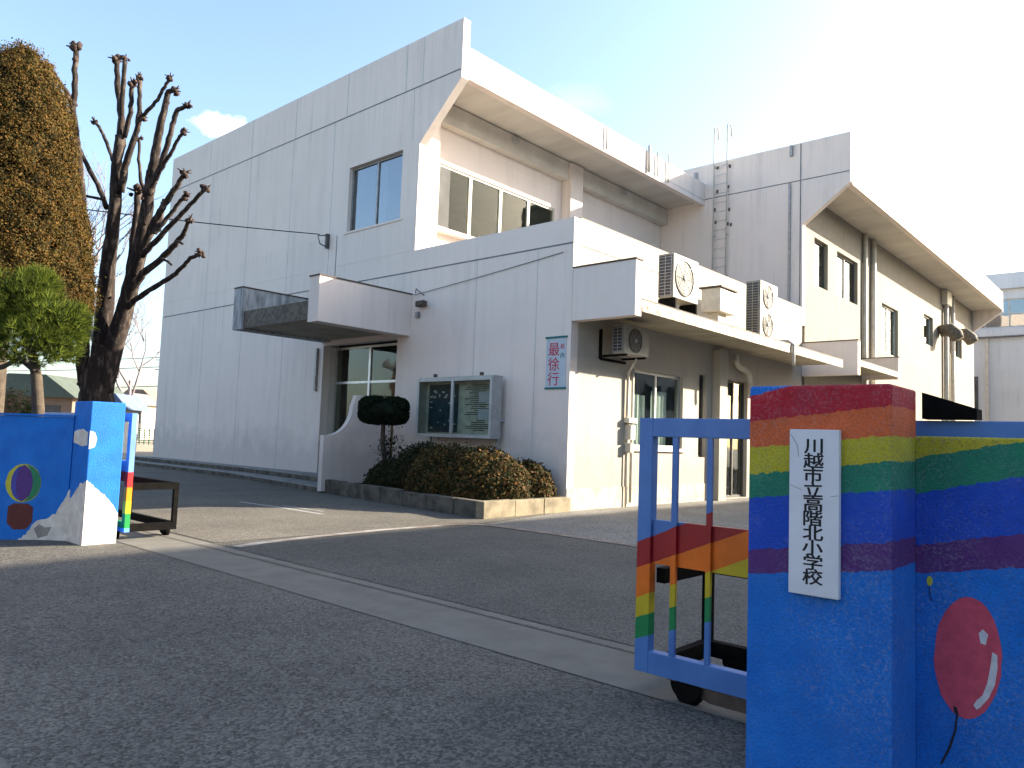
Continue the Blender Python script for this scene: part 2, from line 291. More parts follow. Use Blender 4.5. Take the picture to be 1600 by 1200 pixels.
# ---------------------------------------------------------------- mesh builder
ORI = {}
class MB:
    def __init__(s): s.v = []; s.f = []; s.mi = []; s.m = 0; s.sm = False
    def add(s, vs, fs):
        o = len(s.v); s.v += [tuple(v) for v in vs]; s.f += [tuple(i+o for i in f) for f in fs]; s.mi += [s.m]*len(fs); return s
    def box(s, a, b):
        x0, x1 = sorted((a[0], b[0])); y0, y1 = sorted((a[1], b[1])); z0, z1 = sorted((a[2], b[2]))
        return s.add([(x0,y0,z0),(x1,y0,z0),(x1,y1,z0),(x0,y1,z0),(x0,y0,z1),(x1,y0,z1),(x1,y1,z1),(x0,y1,z1)],
                     [(0,3,2,1),(4,5,6,7),(0,1,5,4),(1,2,6,5),(2,3,7,6),(3,0,4,7)])
    def prism(s, pts, ax, a, b):      # polygon in the two other axes, extruded along ax
        n = len(pts)
        def P(p, t): q = list(p); q.insert(ax, t); return q
        vs = [P(p, a) for p in pts] + [P(p, b) for p in pts]
        return s.add(vs, [tuple(range(n))[::-1], tuple(range(n, 2*n))] + [(i, (i+1) % n, (i+1) % n+n, i+n) for i in range(n)])
    def tube(s, path, rad, seg=10, jit=0, cap=True):
        path = [Vector(p) for p in path]; n = len(path)
        if isinstance(rad, (int, float)): rad = [rad]*n
        vs = []; prev = None
        for i, p in enumerate(path):
            t = (path[min(i+1, n-1)]-path[max(i-1, 0)]).normalized()
            if prev is None: a = t.orthogonal().normalized()
            else: a = (prev - t*prev.dot(t)).normalized()
            prev = a; b = t.cross(a)
            for k_ in range(seg):
                an = 2*math.pi*k_/seg; r = rad[i]*(1+random.uniform(-jit, jit))
                vs.append(p+(a*math.cos(an)+b*math.sin(an))*r)
        fs = [(i*seg+k_, i*seg+(k_+1) % seg, (i+1)*seg+(k_+1) % seg, (i+1)*seg+k_) for i in range(n-1) for k_ in range(seg)]
        if cap: fs += [tuple(range(seg))[::-1], tuple(range((n-1)*seg, n*seg))]
        return s.add(vs, fs)
    def blob(s, c, r, jit=.25, sub=2, sc=(1,1,1)):
        bm = bmesh.new(); bmesh.ops.create_icosphere(bm, subdivisions=sub, radius=1)
        vs = [Vector(c)+Vector((v.co.x*sc[0], v.co.y*sc[1], v.co.z*sc[2]))*r*(1+random.uniform(-jit, jit)) for v in bm.verts]
        fs = [tuple(v.index for v in f.verts) for f in bm.faces]; bm.free(); return s.add(vs, fs)
    def lathe(s, c, prof, seg=24, axis=2):
        vs = []
        for r, z in prof:
            for k_ in range(seg):
                an = 2*math.pi*k_/seg; p = [r*math.cos(an), r*math.sin(an)]; p.insert(axis, z); vs.append(Vector(c)+Vector(p))
        n = len(prof); fs = [(i*seg+k_, i*seg+(k_+1) % seg, (i+1)*seg+(k_+1) % seg, (i+1)*seg+k_) for i in range(n-1) for k_ in range(seg)]
        fs += [tuple(range(seg))[::-1], tuple(range((n-1)*seg, n*seg))]
        return s.add(vs, fs)
    def build(s, name, mats, parent=None, bevel=0, smooth=False, org=None):
        me = bpy.data.meshes.new(name)
        o = ORI.get(parent.name, Vector()) if parent else (Vector(org) if org else Vector())
        me.from_pydata([tuple(Vector(v)-o) for v in s.v], [], s.f)
        if not isinstance(mats, (list, tuple)): mats = [mats]
        for q in mats: me.materials.append(q if not isinstance(q, str) else M[q])
        me.polygons.foreach_set('material_index', s.mi)
        if smooth or s.sm: me.polygons.foreach_set('use_smooth', [True]*len(me.polygons))
        ob = bpy.data.objects.new(name, me); C.objects.link(ob)
        bm = bmesh.new(); bm.from_mesh(me); bmesh.ops.recalc_face_normals(bm, faces=bm.faces[:]) if len(s.f) < 4000 else None; bm.to_mesh(me); bm.free()
        if bevel:
            md = ob.modifiers.new('bevel', 'BEVEL'); md.width = bevel; md.segments = 2; md.limit_method = 'ANGLE'
        if parent: ob.parent = parent; ORI[ob.name] = o
        elif org: ob.location = o; ORI[ob.name] = o
        return ob
def tag(o, label=None, cat=None, group=None, kind=None):
    if label: o['label'] = label
    if cat: o['category'] = cat
    if group: o['group'] = group
    if kind: o['kind'] = kind
    return o
def thing(name, loc, label, cat, group=None):
    o = bpy.data.objects.new(name, None); C.objects.link(o); o.location = loc; o.empty_display_size = .3
    ORI[o.name] = Vector(loc); return tag(o, label, cat, group)
def part(name, m_, parent, a, b, bevel=0): return MB().box(a, b).build(name, m_, parent, bevel)

# a wall slab with openings: normal axis ax (0 or 1), outer face at p, inner face at p+t, u along the other horizontal axis
def wall_slab(mb, ax, p, t, u0, u1, z0, z1, holes=()):
    us = sorted({u0, u1, *[min(max(h[i], u0), u1) for h in holes for i in (0, 1)]}); zs = sorted({z0, z1, *[min(max(h[i], z0), z1) for h in holes for i in (2, 3)]})
    def P(u, z, d): return (p+d, u, z) if ax == 0 else (u, p+d, z)
    def inh(u, z): return any(h[0] < u < h[1] and h[2] < z < h[3] for h in holes)
    for d in (0, t):
        for i in range(len(us)-1):
            for j in range(len(zs)-1):
                if inh((us[i]+us[i+1])/2, (zs[j]+zs[j+1])/2): continue
                mb.add([P(us[i], zs[j], d), P(us[i+1], zs[j], d), P(us[i+1], zs[j+1], d), P(us[i], zs[j+1], d)], [(0, 1, 2, 3)])
    def ring(a, b, c, d_):
        q = [(a, c), (b, c), (b, d_), (a, d_)]
        for i in range(4):
            A, B = q[i], q[(i+1) % 4]
            mb.add([P(*A, 0), P(*B, 0), P(*B, t), P(*A, t)], [(0, 1, 2, 3)])
    ring(u0, u1, z0, z1)
    for h in holes: ring(*h)
    return mb
def window(parent, ax, p, u0, u1, z0, z1, n=2, rec=.12, depth=1.2, fm='alu', gm='glass', room='room', fw=.05, curt=None, hrail=None, mullw=None):
    """a framed window standing rec behind the wall face p, with a room behind it; inward is +"""
    def bx(mb, ua, ub, za, zb, da, db):
        return mb.box((p+da, ua, za), (p+db, ub, zb)) if ax == 0 else mb.box((ua, p+da, za), (ub, p+db, zb))
    f = MB(); g = .004
    bx(f, u0+g, u1-g, z0+g, z0+fw, rec, rec+.08); bx(f, u0+g, u1-g, z1-fw, z1-g, rec, rec+.08)
    bx(f, u0+g, u0+fw, z0+fw, z1-fw, rec, rec+.08); bx(f, u1-fw, u1-g, z0+fw, z1-fw, rec, rec+.08)
    mw = mullw or fw
    for i in range(1, n):
        u = u0+(u1-u0)*i/n; bx(f, u-mw/2, u+mw/2, z0+fw, z1-fw, rec-.004, rec+.07)
    if hrail:
        for z in hrail: bx(f, u0+fw, u1-fw, z-fw/2, z+fw/2, rec+.004, rec+.066)
    fr = f.build('window', fm, parent)
    for i in range(n):
        ua = u0+(u1-u0)*i/n+.02; ub = u0+(u1-u0)*(i+1)/n-.02
        bx(MB(), ua, ub, z0+.03, z1-.03, rec+.03, rec+.036).build('pane', gm, fr)
    r = MB(); e = .25
    A, B, Cc, D = u0-e, u1+e, z0-e, z1+e
    def P(u, z, d): return (p+d, u, z) if ax == 0 else (u, p+d, z)
    d0, d1 = .30, depth+.3
    for q in ([(A,Cc,d1),(B,Cc,d1),(B,D,d1),(A,D,d1)], [(A,Cc,d0),(A,Cc,d1),(A,D,d1),(A,D,d0)], [(B,Cc,d0),(B,Cc,d1),(B,D,d1),(B,D,d0)], [(A,Cc,d0),(B,Cc,d0),(B,Cc,d1),(A,Cc,d1)], [(A,D,d0),(B,D,d0),(B,D,d1),(A,D,d1)]):
        r.add([P(*t_) for t_ in q], [(0, 1, 2, 3)])
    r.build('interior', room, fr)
    if curt:
        cm = MB()
        for ua, ub, za, zb in curt:
            k2 = max(4, int((ub-ua)/.06)); pts = [(ua+(ub-ua)*i/k2, rec+.22+.025*math.sin(i*1.9)) for i in range(k2+1)]
            vs = []
            for u, d in pts: vs += [P(u, za, d), P(u, zb, d)]
            cm.add(vs, [(2*i, 2*i+1, 2*i+3, 2*i+2) for i in range(k2)])
        cm.build('curtain', 'curtain', fr)
    return fr

# ================================================================= SETTING
def sheet(name, pts, z, m_, kind='structure'):
    mb = MB(); mb.add([(x, y, z) for x, y in pts], [tuple(range(len(pts)))]); o = mb.build(name, m_); o['kind'] = kind; return o
g = MB()
g.add([(3.3,-600,0),(900,-600,0),(900,900,0),(3.3,900,0),(-12,-600,-.6),(-12,900,-.6),(-900,-600,-.6),(-900,900,-.6)], [(0,1,2,3),(4,0,3,5),(6,4,5,7)])
tag(g.build('road', 'asphalt'), kind='structure')
sheet('driveway', [(4.93, -3), (9.6, -3), (9.6, 9.3), (4.93, 9.3)], .004, 'asphalt_yard')
def strip(name, path, wd, z, m_):
    mb = MB(); P = [Vector((x, y, 0)) for x, y in path]; vs = []
    for i, p in enumerate(P):
        t = (P[min(i+1, len(P)-1)]-P[max(i-1, 0)]).normalized(); nn = Vector((-t.y, t.x, 0))
        vs += [(p+nn*wd/2)+Vector((0, 0, z)), (p-nn*wd/2)+Vector((0, 0, z))]
    mb.add(vs, [(2*i, 2*i+1, 2*i+3, 2*i+2) for i in range(len(P)-1)]); return mb.build(name, m_)
tag(strip('gate_track', [(4.5, -5), (4.47, 3), (4.46, 10), (4.4, 16)], .86, .0045, 'track'), kind='structure')
tr = strip('track_groove', [(4.78, -5), (4.76, 5), (4.70, 9.9), (4.66, 16)], .022, .012, 'asphalt'); tag(tr, kind='structure')
sheet('forecourt', [(4.96, 9.56), (9.3, 9.56), (9.72, 9.3), (13.1, 10.02), (13.1, 33.9), (4.9, 33.9)], .006, 'forecourt')  # whole sheet uses the asphalt with sun brightness in its colour
tag(strip('driveway_gutter', [(5.0, 9.1), (5.4, 9.24), (6.47, 9.42), (7.7, 9.5), (8.9, 9.46)], .17, .008, 'gutter'), kind='structure')
tag(strip('drain_channel', [(8.9, 9.46), (9.35, 9.38), (9.62, 9.16), (9.7, 8.8), (9.74, 7.9), (9.73, 7), (9.7, 6), (9.7, -3)], .13, .012, 'gutter_rust'), kind='structure')
tag(strip('drain_cover_edge', [(9.40, 9.27), (9.54, 9.02), (9.60, 8.6), (9.62, 7.9), (9.61, 7), (9.58, 6), (9.58, -3)], .05, .016, 'gutter'), kind='structure')
sheet('concrete_apron', [(9.75, -3), (40, -3), (40, 10.0), (13.1, 10.0), (9.76, 9.26)], .004, 'apron')
kz = lambda x: -.6*(3.3-x)/15.3+.012
km = MB(); km.add([(1.16, -8, kz(1.16)), (1.18, 4.5, kz(1.18)), (.2, 4.5, kz(.2)), (.2, -8, kz(.2))], [(0, 1, 2, 3)]); tag(km.build('roadside_kerb', 'track'), kind='structure')
sheet('schoolyard', [(9, 34), (60, 34), (90, 200), (-20, 200)], .006, 'sand')
tag(strip('road_marking', [(8.1, 14.7), (8.2, 13.4), (8.2, 11.9)], .09, .008, 'paint_line'), kind='structure')
tag(strip('path_edge_marking', [(8.45, 13.6), (8.5, 12.3)], .06, .008, 'paint_line'), kind='structure')

# ================================================================= SCHOOL
XA, YB = 13.1, 10.03
sch = thing('school_building', (XA, YB, 0), 'white two storey concrete school with folded eaves and a terrace above its ground floor', 'building')
W = MB()
wall_slab(W, 0, XA, .25, YB, 30.8, 0, 6.49, [(15.95, 19.4, .3, 4.12)])
wall_slab(W, 0, XA, .25, 15.4, 30.8, 6.494, 12.47, [(16.1, 18.55, 7.48, 9.44)])
W.prism([(15.398, 9.46), (15.398, 12.47), (13.86, 12.47), (13.86, 10.86)], 0, XA, XA+.25)
W.build('wall', 'wall', sch)
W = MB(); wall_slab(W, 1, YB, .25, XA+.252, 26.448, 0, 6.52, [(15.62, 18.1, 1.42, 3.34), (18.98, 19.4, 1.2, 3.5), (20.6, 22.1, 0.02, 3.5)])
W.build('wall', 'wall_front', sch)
W = MB(); W.box((XA+.252, YB+.252, 5.7), (26.44, 15.5, 5.9)); W.build('terrace_floor', 'dirty', sch)
# recessed upper storey
W = MB()
wall_slab(W, 1, 15.8, .2, 13.86, 26.44, 5.904, 10.40, [(14.2, 19.55, 7.45, 9.34)])
W.build('wall', 'wall', sch)
part('sill', 'wall', sch, (13.86, 15.55, 7.30), (19.86, 15.796, 7.42))
W = MB(); W.box((XA+.254, 15.41, 5.904), (13.85, 15.95, 10.9)); W.build('column', 'wall', sch)
W = MB(); W.box((19.88, 15.41, 5.904), (20.55, 15.79, 10.98)); W.build('column', 'wall', sch)
W = MB(); W.box((13.854, 15.5, 10.40), (19.876, 15.99, 11.0)).box((20.554, 15.5, 10.40), (26.44, 15.99, 11.0)); W.build('beam', 'soffit', sch)
for x in (16.9, 23.0): part('ceiling_light', 'alu', sch, (x, 15.40, 10.78), (x+.28, 15.497, 10.93))
W = MB(); W.box((XA+.254, 14.08, 11.04), (26.44, 30.6, 11.40)); W.build('roof', 'soffit', sch)
W = MB(); W.box((XA+.254, 13.862, 10.90), (26.446, 14.076, 11.76)); W.build('fascia', 'wall', sch)
W = MB(); W.box((XA+.26, 13.855, 11.085), (26.44, 13.86, 11.115)); W.build('fascia_joint', 'joint_pale', sch)
for x in (15.0, 17.2): part('fascia_joint', 'joint_pale', sch, (x, 13.856, 11.13), (x+.015, 13.861, 11.75))
for x, z1 in ((19.6, 11.6), (22.2, 11.78), (22.75, 11.72), (23.5, 11.86)):
    MB().tube([(x, 13.80, 10.98), (x, 13.80, z1+.15)], .028 if x != 22.2 else .05, 8).build('roof_post', 'white', sch, smooth=True)
part('roof_upstand', 'wall', sch, (XA+.254, 30.0, 11.404), (26.44, 30.2, 12.4))
part('wall', 'wall', sch, (XA+.254, 30.55, 0), (26.4, 30.795, 11.03))
# far wing
W = MB()
wall_slab(W, 0, 26.45, .25, YB, 31, 5.9, 12.53)
W.prism([(10.028, 9.53), (10.028, 12.53), (8.41, 12.53), (8.41, 10.78)], 0, 26.45, 26.70)
W.build('wall', 'wall', sch)
wins2 = [(27.58, 29.0, 7.56, 9.33, 1, None), (30.0, 32.5, 7.56, 9.33, 2, None), (35.85, 38.4, 6.0, 8.22, 2, None), (43.1, 45.0, 7.28, 8.82, 1, None), (50.3, 52.0, 7.35, 8.62, 1, None)]
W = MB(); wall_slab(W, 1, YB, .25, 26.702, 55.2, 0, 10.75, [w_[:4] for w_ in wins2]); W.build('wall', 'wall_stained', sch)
W = MB(); W.box((26.704, 8.64, 10.76), (55.19, 31, 11.1)); W.build('roof', 'soffit', sch)
W = MB(); W.box((26.704, 8.41, 10.72), (55.19, 8.636, 11.86)); W.build('fascia', 'wall', sch)
W = MB(); W.prism([(10.028, 9.4), (10.028, 11.86), (8.41, 11.86), (8.41, 10.60)], 0, 55.2, 55.45); W.box((55.2, YB+.004, 0), (55.448, 31, 11.86)); W.build('wall', 'wall', sch)
for i, (a, b, c0, d, n, _) in enumerate(wins2):
    window(sch, 1, YB, a, b, c0, d, n, .14, 1.0, 'alu_dark' if i < 2 else 'alu', 'glass', 'room_dark', .07,
           curt=[(a+.1, b-.5*(b-a)*.6, c0+.1, d-.05)] if i != 2 else [(a+.1, b-.1, c0, d-.1)])
part('wall_joint', 'joint', sch, (26.72, YB-.005, 5.87), (55.0, YB-.001, 5.91))
# joints on the side wall
J = MB()
for z in (11.07, ): J.box((XA-.005, 13.9, z), (XA-.001, 30.7, z+.035))
J.box((XA-.005, YB+.02, 5.89), (XA-.001, 15.9, 5.925)); J.box((XA-.005, 15.9, 5.89), (XA-.001, 30.7, 5.925))
J.build('horizontal_joint', 'joint', sch)
JJ = []
class _J:
    def box(s, a, b): MB().box(a, b).build('vertical_joint', 'joint_pale', sch)
J = _J()
for y in (16.08, 15.38, 18.82, 21.65, 24.42, 27.5): J.box((XA-.004, y, 11.11), (XA-.001, y+.022, 12.46))
for y in (19.4, 21.7, 24.4, 27.2): J.box((XA-.004, y, .3 if y > 20 else 5.93), (XA-.001, y+.022, 5.88 if y > 20 else 11.06))
for y in (21.7, 24.4, 27.2): J.box((XA-.004, y, 5.93), (XA-.001, y+.022, 11.06))
for y in (13.0, 11.04): J.box((XA-.004, y, .4), (XA-.001, y+.015, 5.88))
J.box((XA-.004, 15.7, 9.6), (XA-.001, 15.72, 11.06))
part('vertical_joint', 'joint', sch, (XA-.006, 19.0, 5.95), (XA-.002, 19.03, 7.45))
J = MB(); J.box((26.444, 8.45, 11.13), (26.448, 30, 11.165)); J.box((26.443, 10.10, 6.6), (26.447, 10.14, 12.5)); J.build('wing_joint', 'joint', sch)
J = MB(); J.box((XA+.3, YB-.005, 5.88), (26.44, YB-.001, 5.91)); J.build('wall_joint', 'joint', sch)
part('plinth', 'plinth', sch, (XA+.003, YB-.012, 0), (20.5, YB-.001, .48))
part('coping', 'rust', sch, (XA+.3, YB+.02, 6.522), (26.4, YB+.24, 6.55))
# side wall window
window(sch, 0, XA, 16.1, 18.55, 7.48, 9.44, 2, .12, 1.3, 'grey', 'glass_mirror', 'room_dark', .06, curt=[(17.15, 17.5, 7.5, 9.4)])
part('sill', 'wall', sch, (XA-.03, 16.0, 7.42), (XA+.10, 18.65, 7.477))
# upper windows seen below the eave
window(sch, 1, 15.8, 14.2, 19.55, 7.45, 9.34, 4, .04, 3.5, 'white', 'glass_bay', 'room', .07, mullw=.12)
bxx = MB(); bxx.box((14.3, 16.15, 7.46), (14.75, 16.6, 8.15)); tag(bxx.build('cardboard_box', 'cream', None, org=(14.5, 16.4, 7.46)), 'brown cardboard box standing behind the glass of the sunlit upper window', 'box')
part('interior_shelf', 'cream', sch, (14.21, 16.1, 7.2), (19.5, 16.9, 7.455))
# ground floor windows on the front
window(sch, 1, YB, 15.62, 18.1, 1.42, 3.34, 2, .10, 1.5, 'alu', 'glass', 'room_dark', .07, curt=[(15.75, 16.7, 1.45, 2.75), (17.0, 17.75, 1.45, 2.9)])
window(sch, 1, YB, 18.98, 19.4, 1.2, 3.5, 1, .10, 1, 'alu_dark', 'glass', 'room_dark', .05)
window(sch, 1, YB, 20.6, 22.1, .02, 3.5, 2, .12, 1.5, 'alu_dark', 'glass', 'room_dark', .06, hrail=[2.3])
part('sill', 'wall', sch, (15.52, YB-.06, 1.33), (18.2, YB+.09, 1.417))
part('column', 'wall_front', sch, (19.75, YB-.25, 0), (20.2, YB-.003, 4.25))
# canopy along the front
def canopy_front(x0, x1, y, zt, zb, parent):
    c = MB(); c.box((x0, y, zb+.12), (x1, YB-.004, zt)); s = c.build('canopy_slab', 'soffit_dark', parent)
    part('drip_edge', 'slab', s, (x0, y-.03, zb), (x1, y-.002, zt+.004))
    part('gravel_stop', 'rust', s, (x0, y-.035, zt+.006), (x1, y+.03, zt+.03)); return s
canopy_front(13.36, 25.7, 8.42, 4.50, 4.26, sch)
def end_panel(x0, x1, y0, y1, z0, z1, parent, m_='wall'):
    p = part('canopy_end_panel', m_, parent, (x0, y0, z0), (x1, y1, z1))
    part('coping', 'rust', p, (x0-.02, y0-.02, z1+.002), (x1+.02, y1, z1+.035)); return p
end_panel(XA+.004, 13.34, 8.40, YB-.004, 4.15, 5.32, sch)
end_panel(26.45, 26.70, 8.15, YB-.004, 4.09, 5.25, sch)
canopy_front(26.75, 32.9, 8.6, 4.75, 4.55, sch)
end_panel(33.0, 33.2, 8.6, YB-.004, 4.5, 5.38, sch)
# entrance canopy
e1 = end_panel(10.2, XA-.004, 15.42, 15.85, 4.16, 5.27, sch)
e2 = end_panel(10.2, XA-.004, 19.05, 19.5, 4.22, 5.36, sch, 'dirty')
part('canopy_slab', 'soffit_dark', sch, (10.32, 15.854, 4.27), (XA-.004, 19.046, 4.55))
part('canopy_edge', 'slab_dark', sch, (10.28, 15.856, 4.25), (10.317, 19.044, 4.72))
part('downpipe', 'grey', sch, (XA-.09, 19.62, 2.75), (XA-.005, 19.70, 4.05))
# entrance
part('door_jamb', 'soffit', sch, (XA+.002, 19.402, .3), (XA+.7, 19.5, 4.12))
ent = window(sch, 0, XA+.42, 16.0, 19.38, .32, 4.1, 2, .02, 2.5, 'steel_light', 'glass_door', 'room_dark', .07, hrail=[3.02], mullw=.09)
ent.name = 'entrance_door'
part('door_header', 'alu_dark', ent, (XA+.3, 16.0, 3.80), (XA+.41, 19.38, 4.11))
part('notice_sheet', 'paper', ent, (XA+.50, 16.6, 3.1), (XA+.51, 17.6, 3.75))
part('notice_sheet', 'poster_dark', ent, (XA+.50, 18.1, 3.1), (XA+.51, 19.1, 3.7))
for y_ in (17.4, 17.75, 18.1): part('handle', 'white', ent, (XA+.39, y_, 2.72), (XA+.43, y_+.13, 3.1))
part('shoe_shelf', 'paper', ent, (XA+1.5, 16.2, .4), (XA+1.6, 18.9, 2.5))
# wing wall beside the steps, curved top
pts = [(10.98, .05), (XA-.01, .05), (XA-.01, 2.5), (11.92, 2.5), (11.86, 2.3)] + [(11.08+.74*math.sin(a), 2.22-.78*math.cos(a)) for a in [math.pi/2*(1-i/10) for i in range(11)]] + [(10.98, 1.44)]
pp = [(x, z) for x, z in pts]
MB().prism(pp, 1, 16.05, 16.2).build('porch_wall', 'wall', sch)
# pipes, vents, ladder
def pipe(x, y, z0, z1, r=.05): return MB().tube([(x, y, z0), (x, y, z1)], r, 10).build('downpipe', 'pipe', sch, smooth=True)
pipe(33.14, 9.93, 0, 10.7, .09); pipe(34.3, 9.93, 0, 10.7, .11); pipe(47.3, 9.88, 0, 10.7, .13); pipe(49.0, 9.9, 0, 10.7, .11)
part('drain_hopper', 'pipe', sch, (46.9, 9.72, 9.9), (48.0, 10.02, 10.7))
pipe(15.52, 9.96, .1, 3.4, .035); pipe(15.35, 9.97, .0, 3.2, .02)
for x, z in ((46.3, 8.3), (50.1, 8.55)):
    v = MB(); v.tube([(x, 9.95, z), (x, 9.5, z+.05), (x, 9.2, z-.25), (x, 9.1, z-.5)], [.33, .36, .36, .3], 14); v.build('vent_hood', 'slab_dark', sch, smooth=True)
lad = MB()
for y in (12.88, 13.42):
    lad.tube([(26.28, y, 6.6), (26.28, y, 13.6), (26.30, y, 13.85), (26.45, y, 13.98), (26.62, y, 13.85), (26.62, y, 13.5)], .028, 7)
    for z in (8, 9.6, 11.3, 12.3): lad.tube([(26.28, y, z), (26.45, y, z)], .02, 6)
for i in range(16): lad.tube([(26.28, 12.88, 6.9+i*.36), (26.28, 13.42, 6.9+i*.36)], .013, 6)
lad.build('roof_ladder', 'white', sch, smooth=True)
for z, y in ((12.25, 13.3), (12.2, 12.8), (11.3, 13.3), (11.4, 12.85), (10.6, 13.4), (10.5, 12.8), (10.1, 13.35), (9.95, 12.85), (9.9, 12.72)): MB().box((26.443, y, z), (26.447, y+.09, z+.13)).build('bracket_stain', 'fan', sch)
part('downpipe', 'grey', sch, (26.38, 10.46, 6.6), (26.447, 10.54, 11.1)); part('downpipe', 'grey', sch, (26.36, 10.40, 12.1), (26.447, 10.50, 12.5))
part('overflow_pipe', 'dirty', sch, (26.38, 14.2, 11.2), (26.447, 14.33, 12.3))
# pipework under the front canopy
MB().tube([(20.9, 9.85, 4.24), (20.9, 9.85, 4.05), (21.0, 9.85, 3.92), (21.2, 9.85, 3.86), (21.5, 9.85, 3.84), (21.7, 9.85, 3.78), (21.82, 9.85, 3.65), (21.85, 9.85, 3.45), (21.85, 9.85, 3.1)], .08, 10).build('duct_elbow', 'pipe', sch, smooth=True)
MB().tube([(20.32, 9.9, 0), (20.32, 9.9, 4.2)], .06, 10).build('downpipe', 'pipe', sch, smooth=True)
# electric meter clutter by the pipes
em = MB(); em.box((15.25, 9.86, 2.0), (15.6, 10.02, 2.12)).box((15.3, 9.84, 1.6), (15.5, 10.02, 1.95)).box((15.32, 9.85, 1.3), (15.46, 10.02, 1.52))
tag(em.build('meter_box', 'pipe', None, org=(15.4, 10.0, 1.3)), 'small beige meter box clamped to the pipes left of the ground floor window', 'meter box')

# far block
fb = thing('gymnasium', (60, 11, 0), 'pale grey hall with a band of high windows beyond the far end of the school', 'building')
W = MB(); wall_slab(W, 0, 60, .3, 7.25, 16, 0, 9.7); W.box((60.3, 7.25, 0), (75, 7.5, 13.9)); W.build('wall', 'wall_far', fb)
part('ledge', 'wall_far', fb, (59.7, 7.25, 9.704), (60.3, 16, 10.2))
part('drip_line', 'joint', fb, (59.68, 7.25, 9.62), (59.99, 16, 9.70))
W = MB(); wall_slab(W, 0, 60, .3, 7.25, 16, 10.204, 13.9, [(7.3, 15.9, 10.3, 12.25)]); W.build('wall', 'wall_far', fb)
window(fb, 0, 60, 7.3, 15.9, 10.3, 12.25, 6, .05, 1.5, 'white', 'glass_mirror', 'room_dark', .09, hrail=[11.2])
part('parapet', 'wall_far', fb, (59.6, 7.25, 12.9), (59.99, 16, 13.95))
part('window', 'room_dark', fb, (59.96, 10.6, 4.4), (59.99, 11.2, 7.0)); part('downpipe', 'pipe', fb, (59.8, 9.95, 0), (59.95, 10.15, 9.6))

# steps and planter
st = thing('entrance_steps', (12, 20, 0), 'long low grey concrete steps along the side wall up to the school entrance', 'steps')
MB().prism([(XA-.004, 16.25), (11.05, 16.25), (12.02, 22.6), (12.1, 31.5), (XA-.004, 31.5)], 2, 0, .15).build('lower_step', 'step', st, bevel=.01)
MB().prism([(XA-.004, 16.25), (12.0, 16.25), (12.55, 22.6), (12.6, 31.4), (XA-.004, 31.4)], 2, .154, .3).build('upper_step', 'step', st, bevel=.01)
for nm_, P1, z0_, z1_ in (('riser', [(11.05, 16.25), (12.02, 22.6), (12.1, 31.5)], .012, .125), ('riser', [(12.0, 16.25), (12.55, 22.6), (12.6, 31.4)], .156, .275)):
    q = MB()
    for i in range(2): (xa, ya), (xb, yb) = P1[i], P1[i+1]; q.add([(xa-.004, ya, z0_), (xb-.004, yb, z0_), (xb-.004, yb, z1_), (xa-.004, ya, z1_), (xa-.001, ya, z0_), (xb-.001, yb, z0_), (xb-.001, yb, z1_), (xa-.001, ya, z1_)], [(0, 1, 2, 3), (3, 2, 6, 7), (4, 5, 6, 7), (0, 1, 5, 4)])
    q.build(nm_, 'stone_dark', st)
pl = thing('planter_bed', (11, 12, 0), 'planting bed with a rough stone kerb against the school wall', 'planter')
A_, B_, C_, D_ = (10.26, 9.77), (13.09, 9.86), (11.1, 16.15), (XA-.005, 16.0)
k1 = MB()
def kseg(mb, a, b, wd, h, n=6):
    a, b = Vector((*a, 0)), Vector((*b, 0)); t = (b-a).normalized(); nn = Vector((t.y, -t.x, 0))
    for i in range(n):
        p, q = a+(b-a)*(i/n)+t*.006, a+(b-a)*((i+1)/n)-t*.006; hh = h+random.uniform(-.012, .012); o = random.uniform(-.01, .01)
        vs = [p+nn*o, q+nn*o, q+nn*(o+wd), p+nn*(o+wd)]
        mb.add([(v.x, v.y, 0) for v in vs]+[(v.x, v.y, hh) for v in vs], [(0,3,2,1),(4,5,6,7),(0,1,5,4),(1,2,6,5),(2,3,7,6),(3,0,4,7)])
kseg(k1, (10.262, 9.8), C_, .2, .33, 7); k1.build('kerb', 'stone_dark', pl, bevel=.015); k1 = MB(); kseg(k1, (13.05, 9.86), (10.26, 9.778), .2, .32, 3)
k1.build('kerb', 'stone', pl, bevel=.015)
MB().prism([(10.4, 9.98), (XA-.006, 10.06), (XA-.006, 16.04), (11.2, 16.04)], 2, .0, .24).build('soil', 'soil', pl)

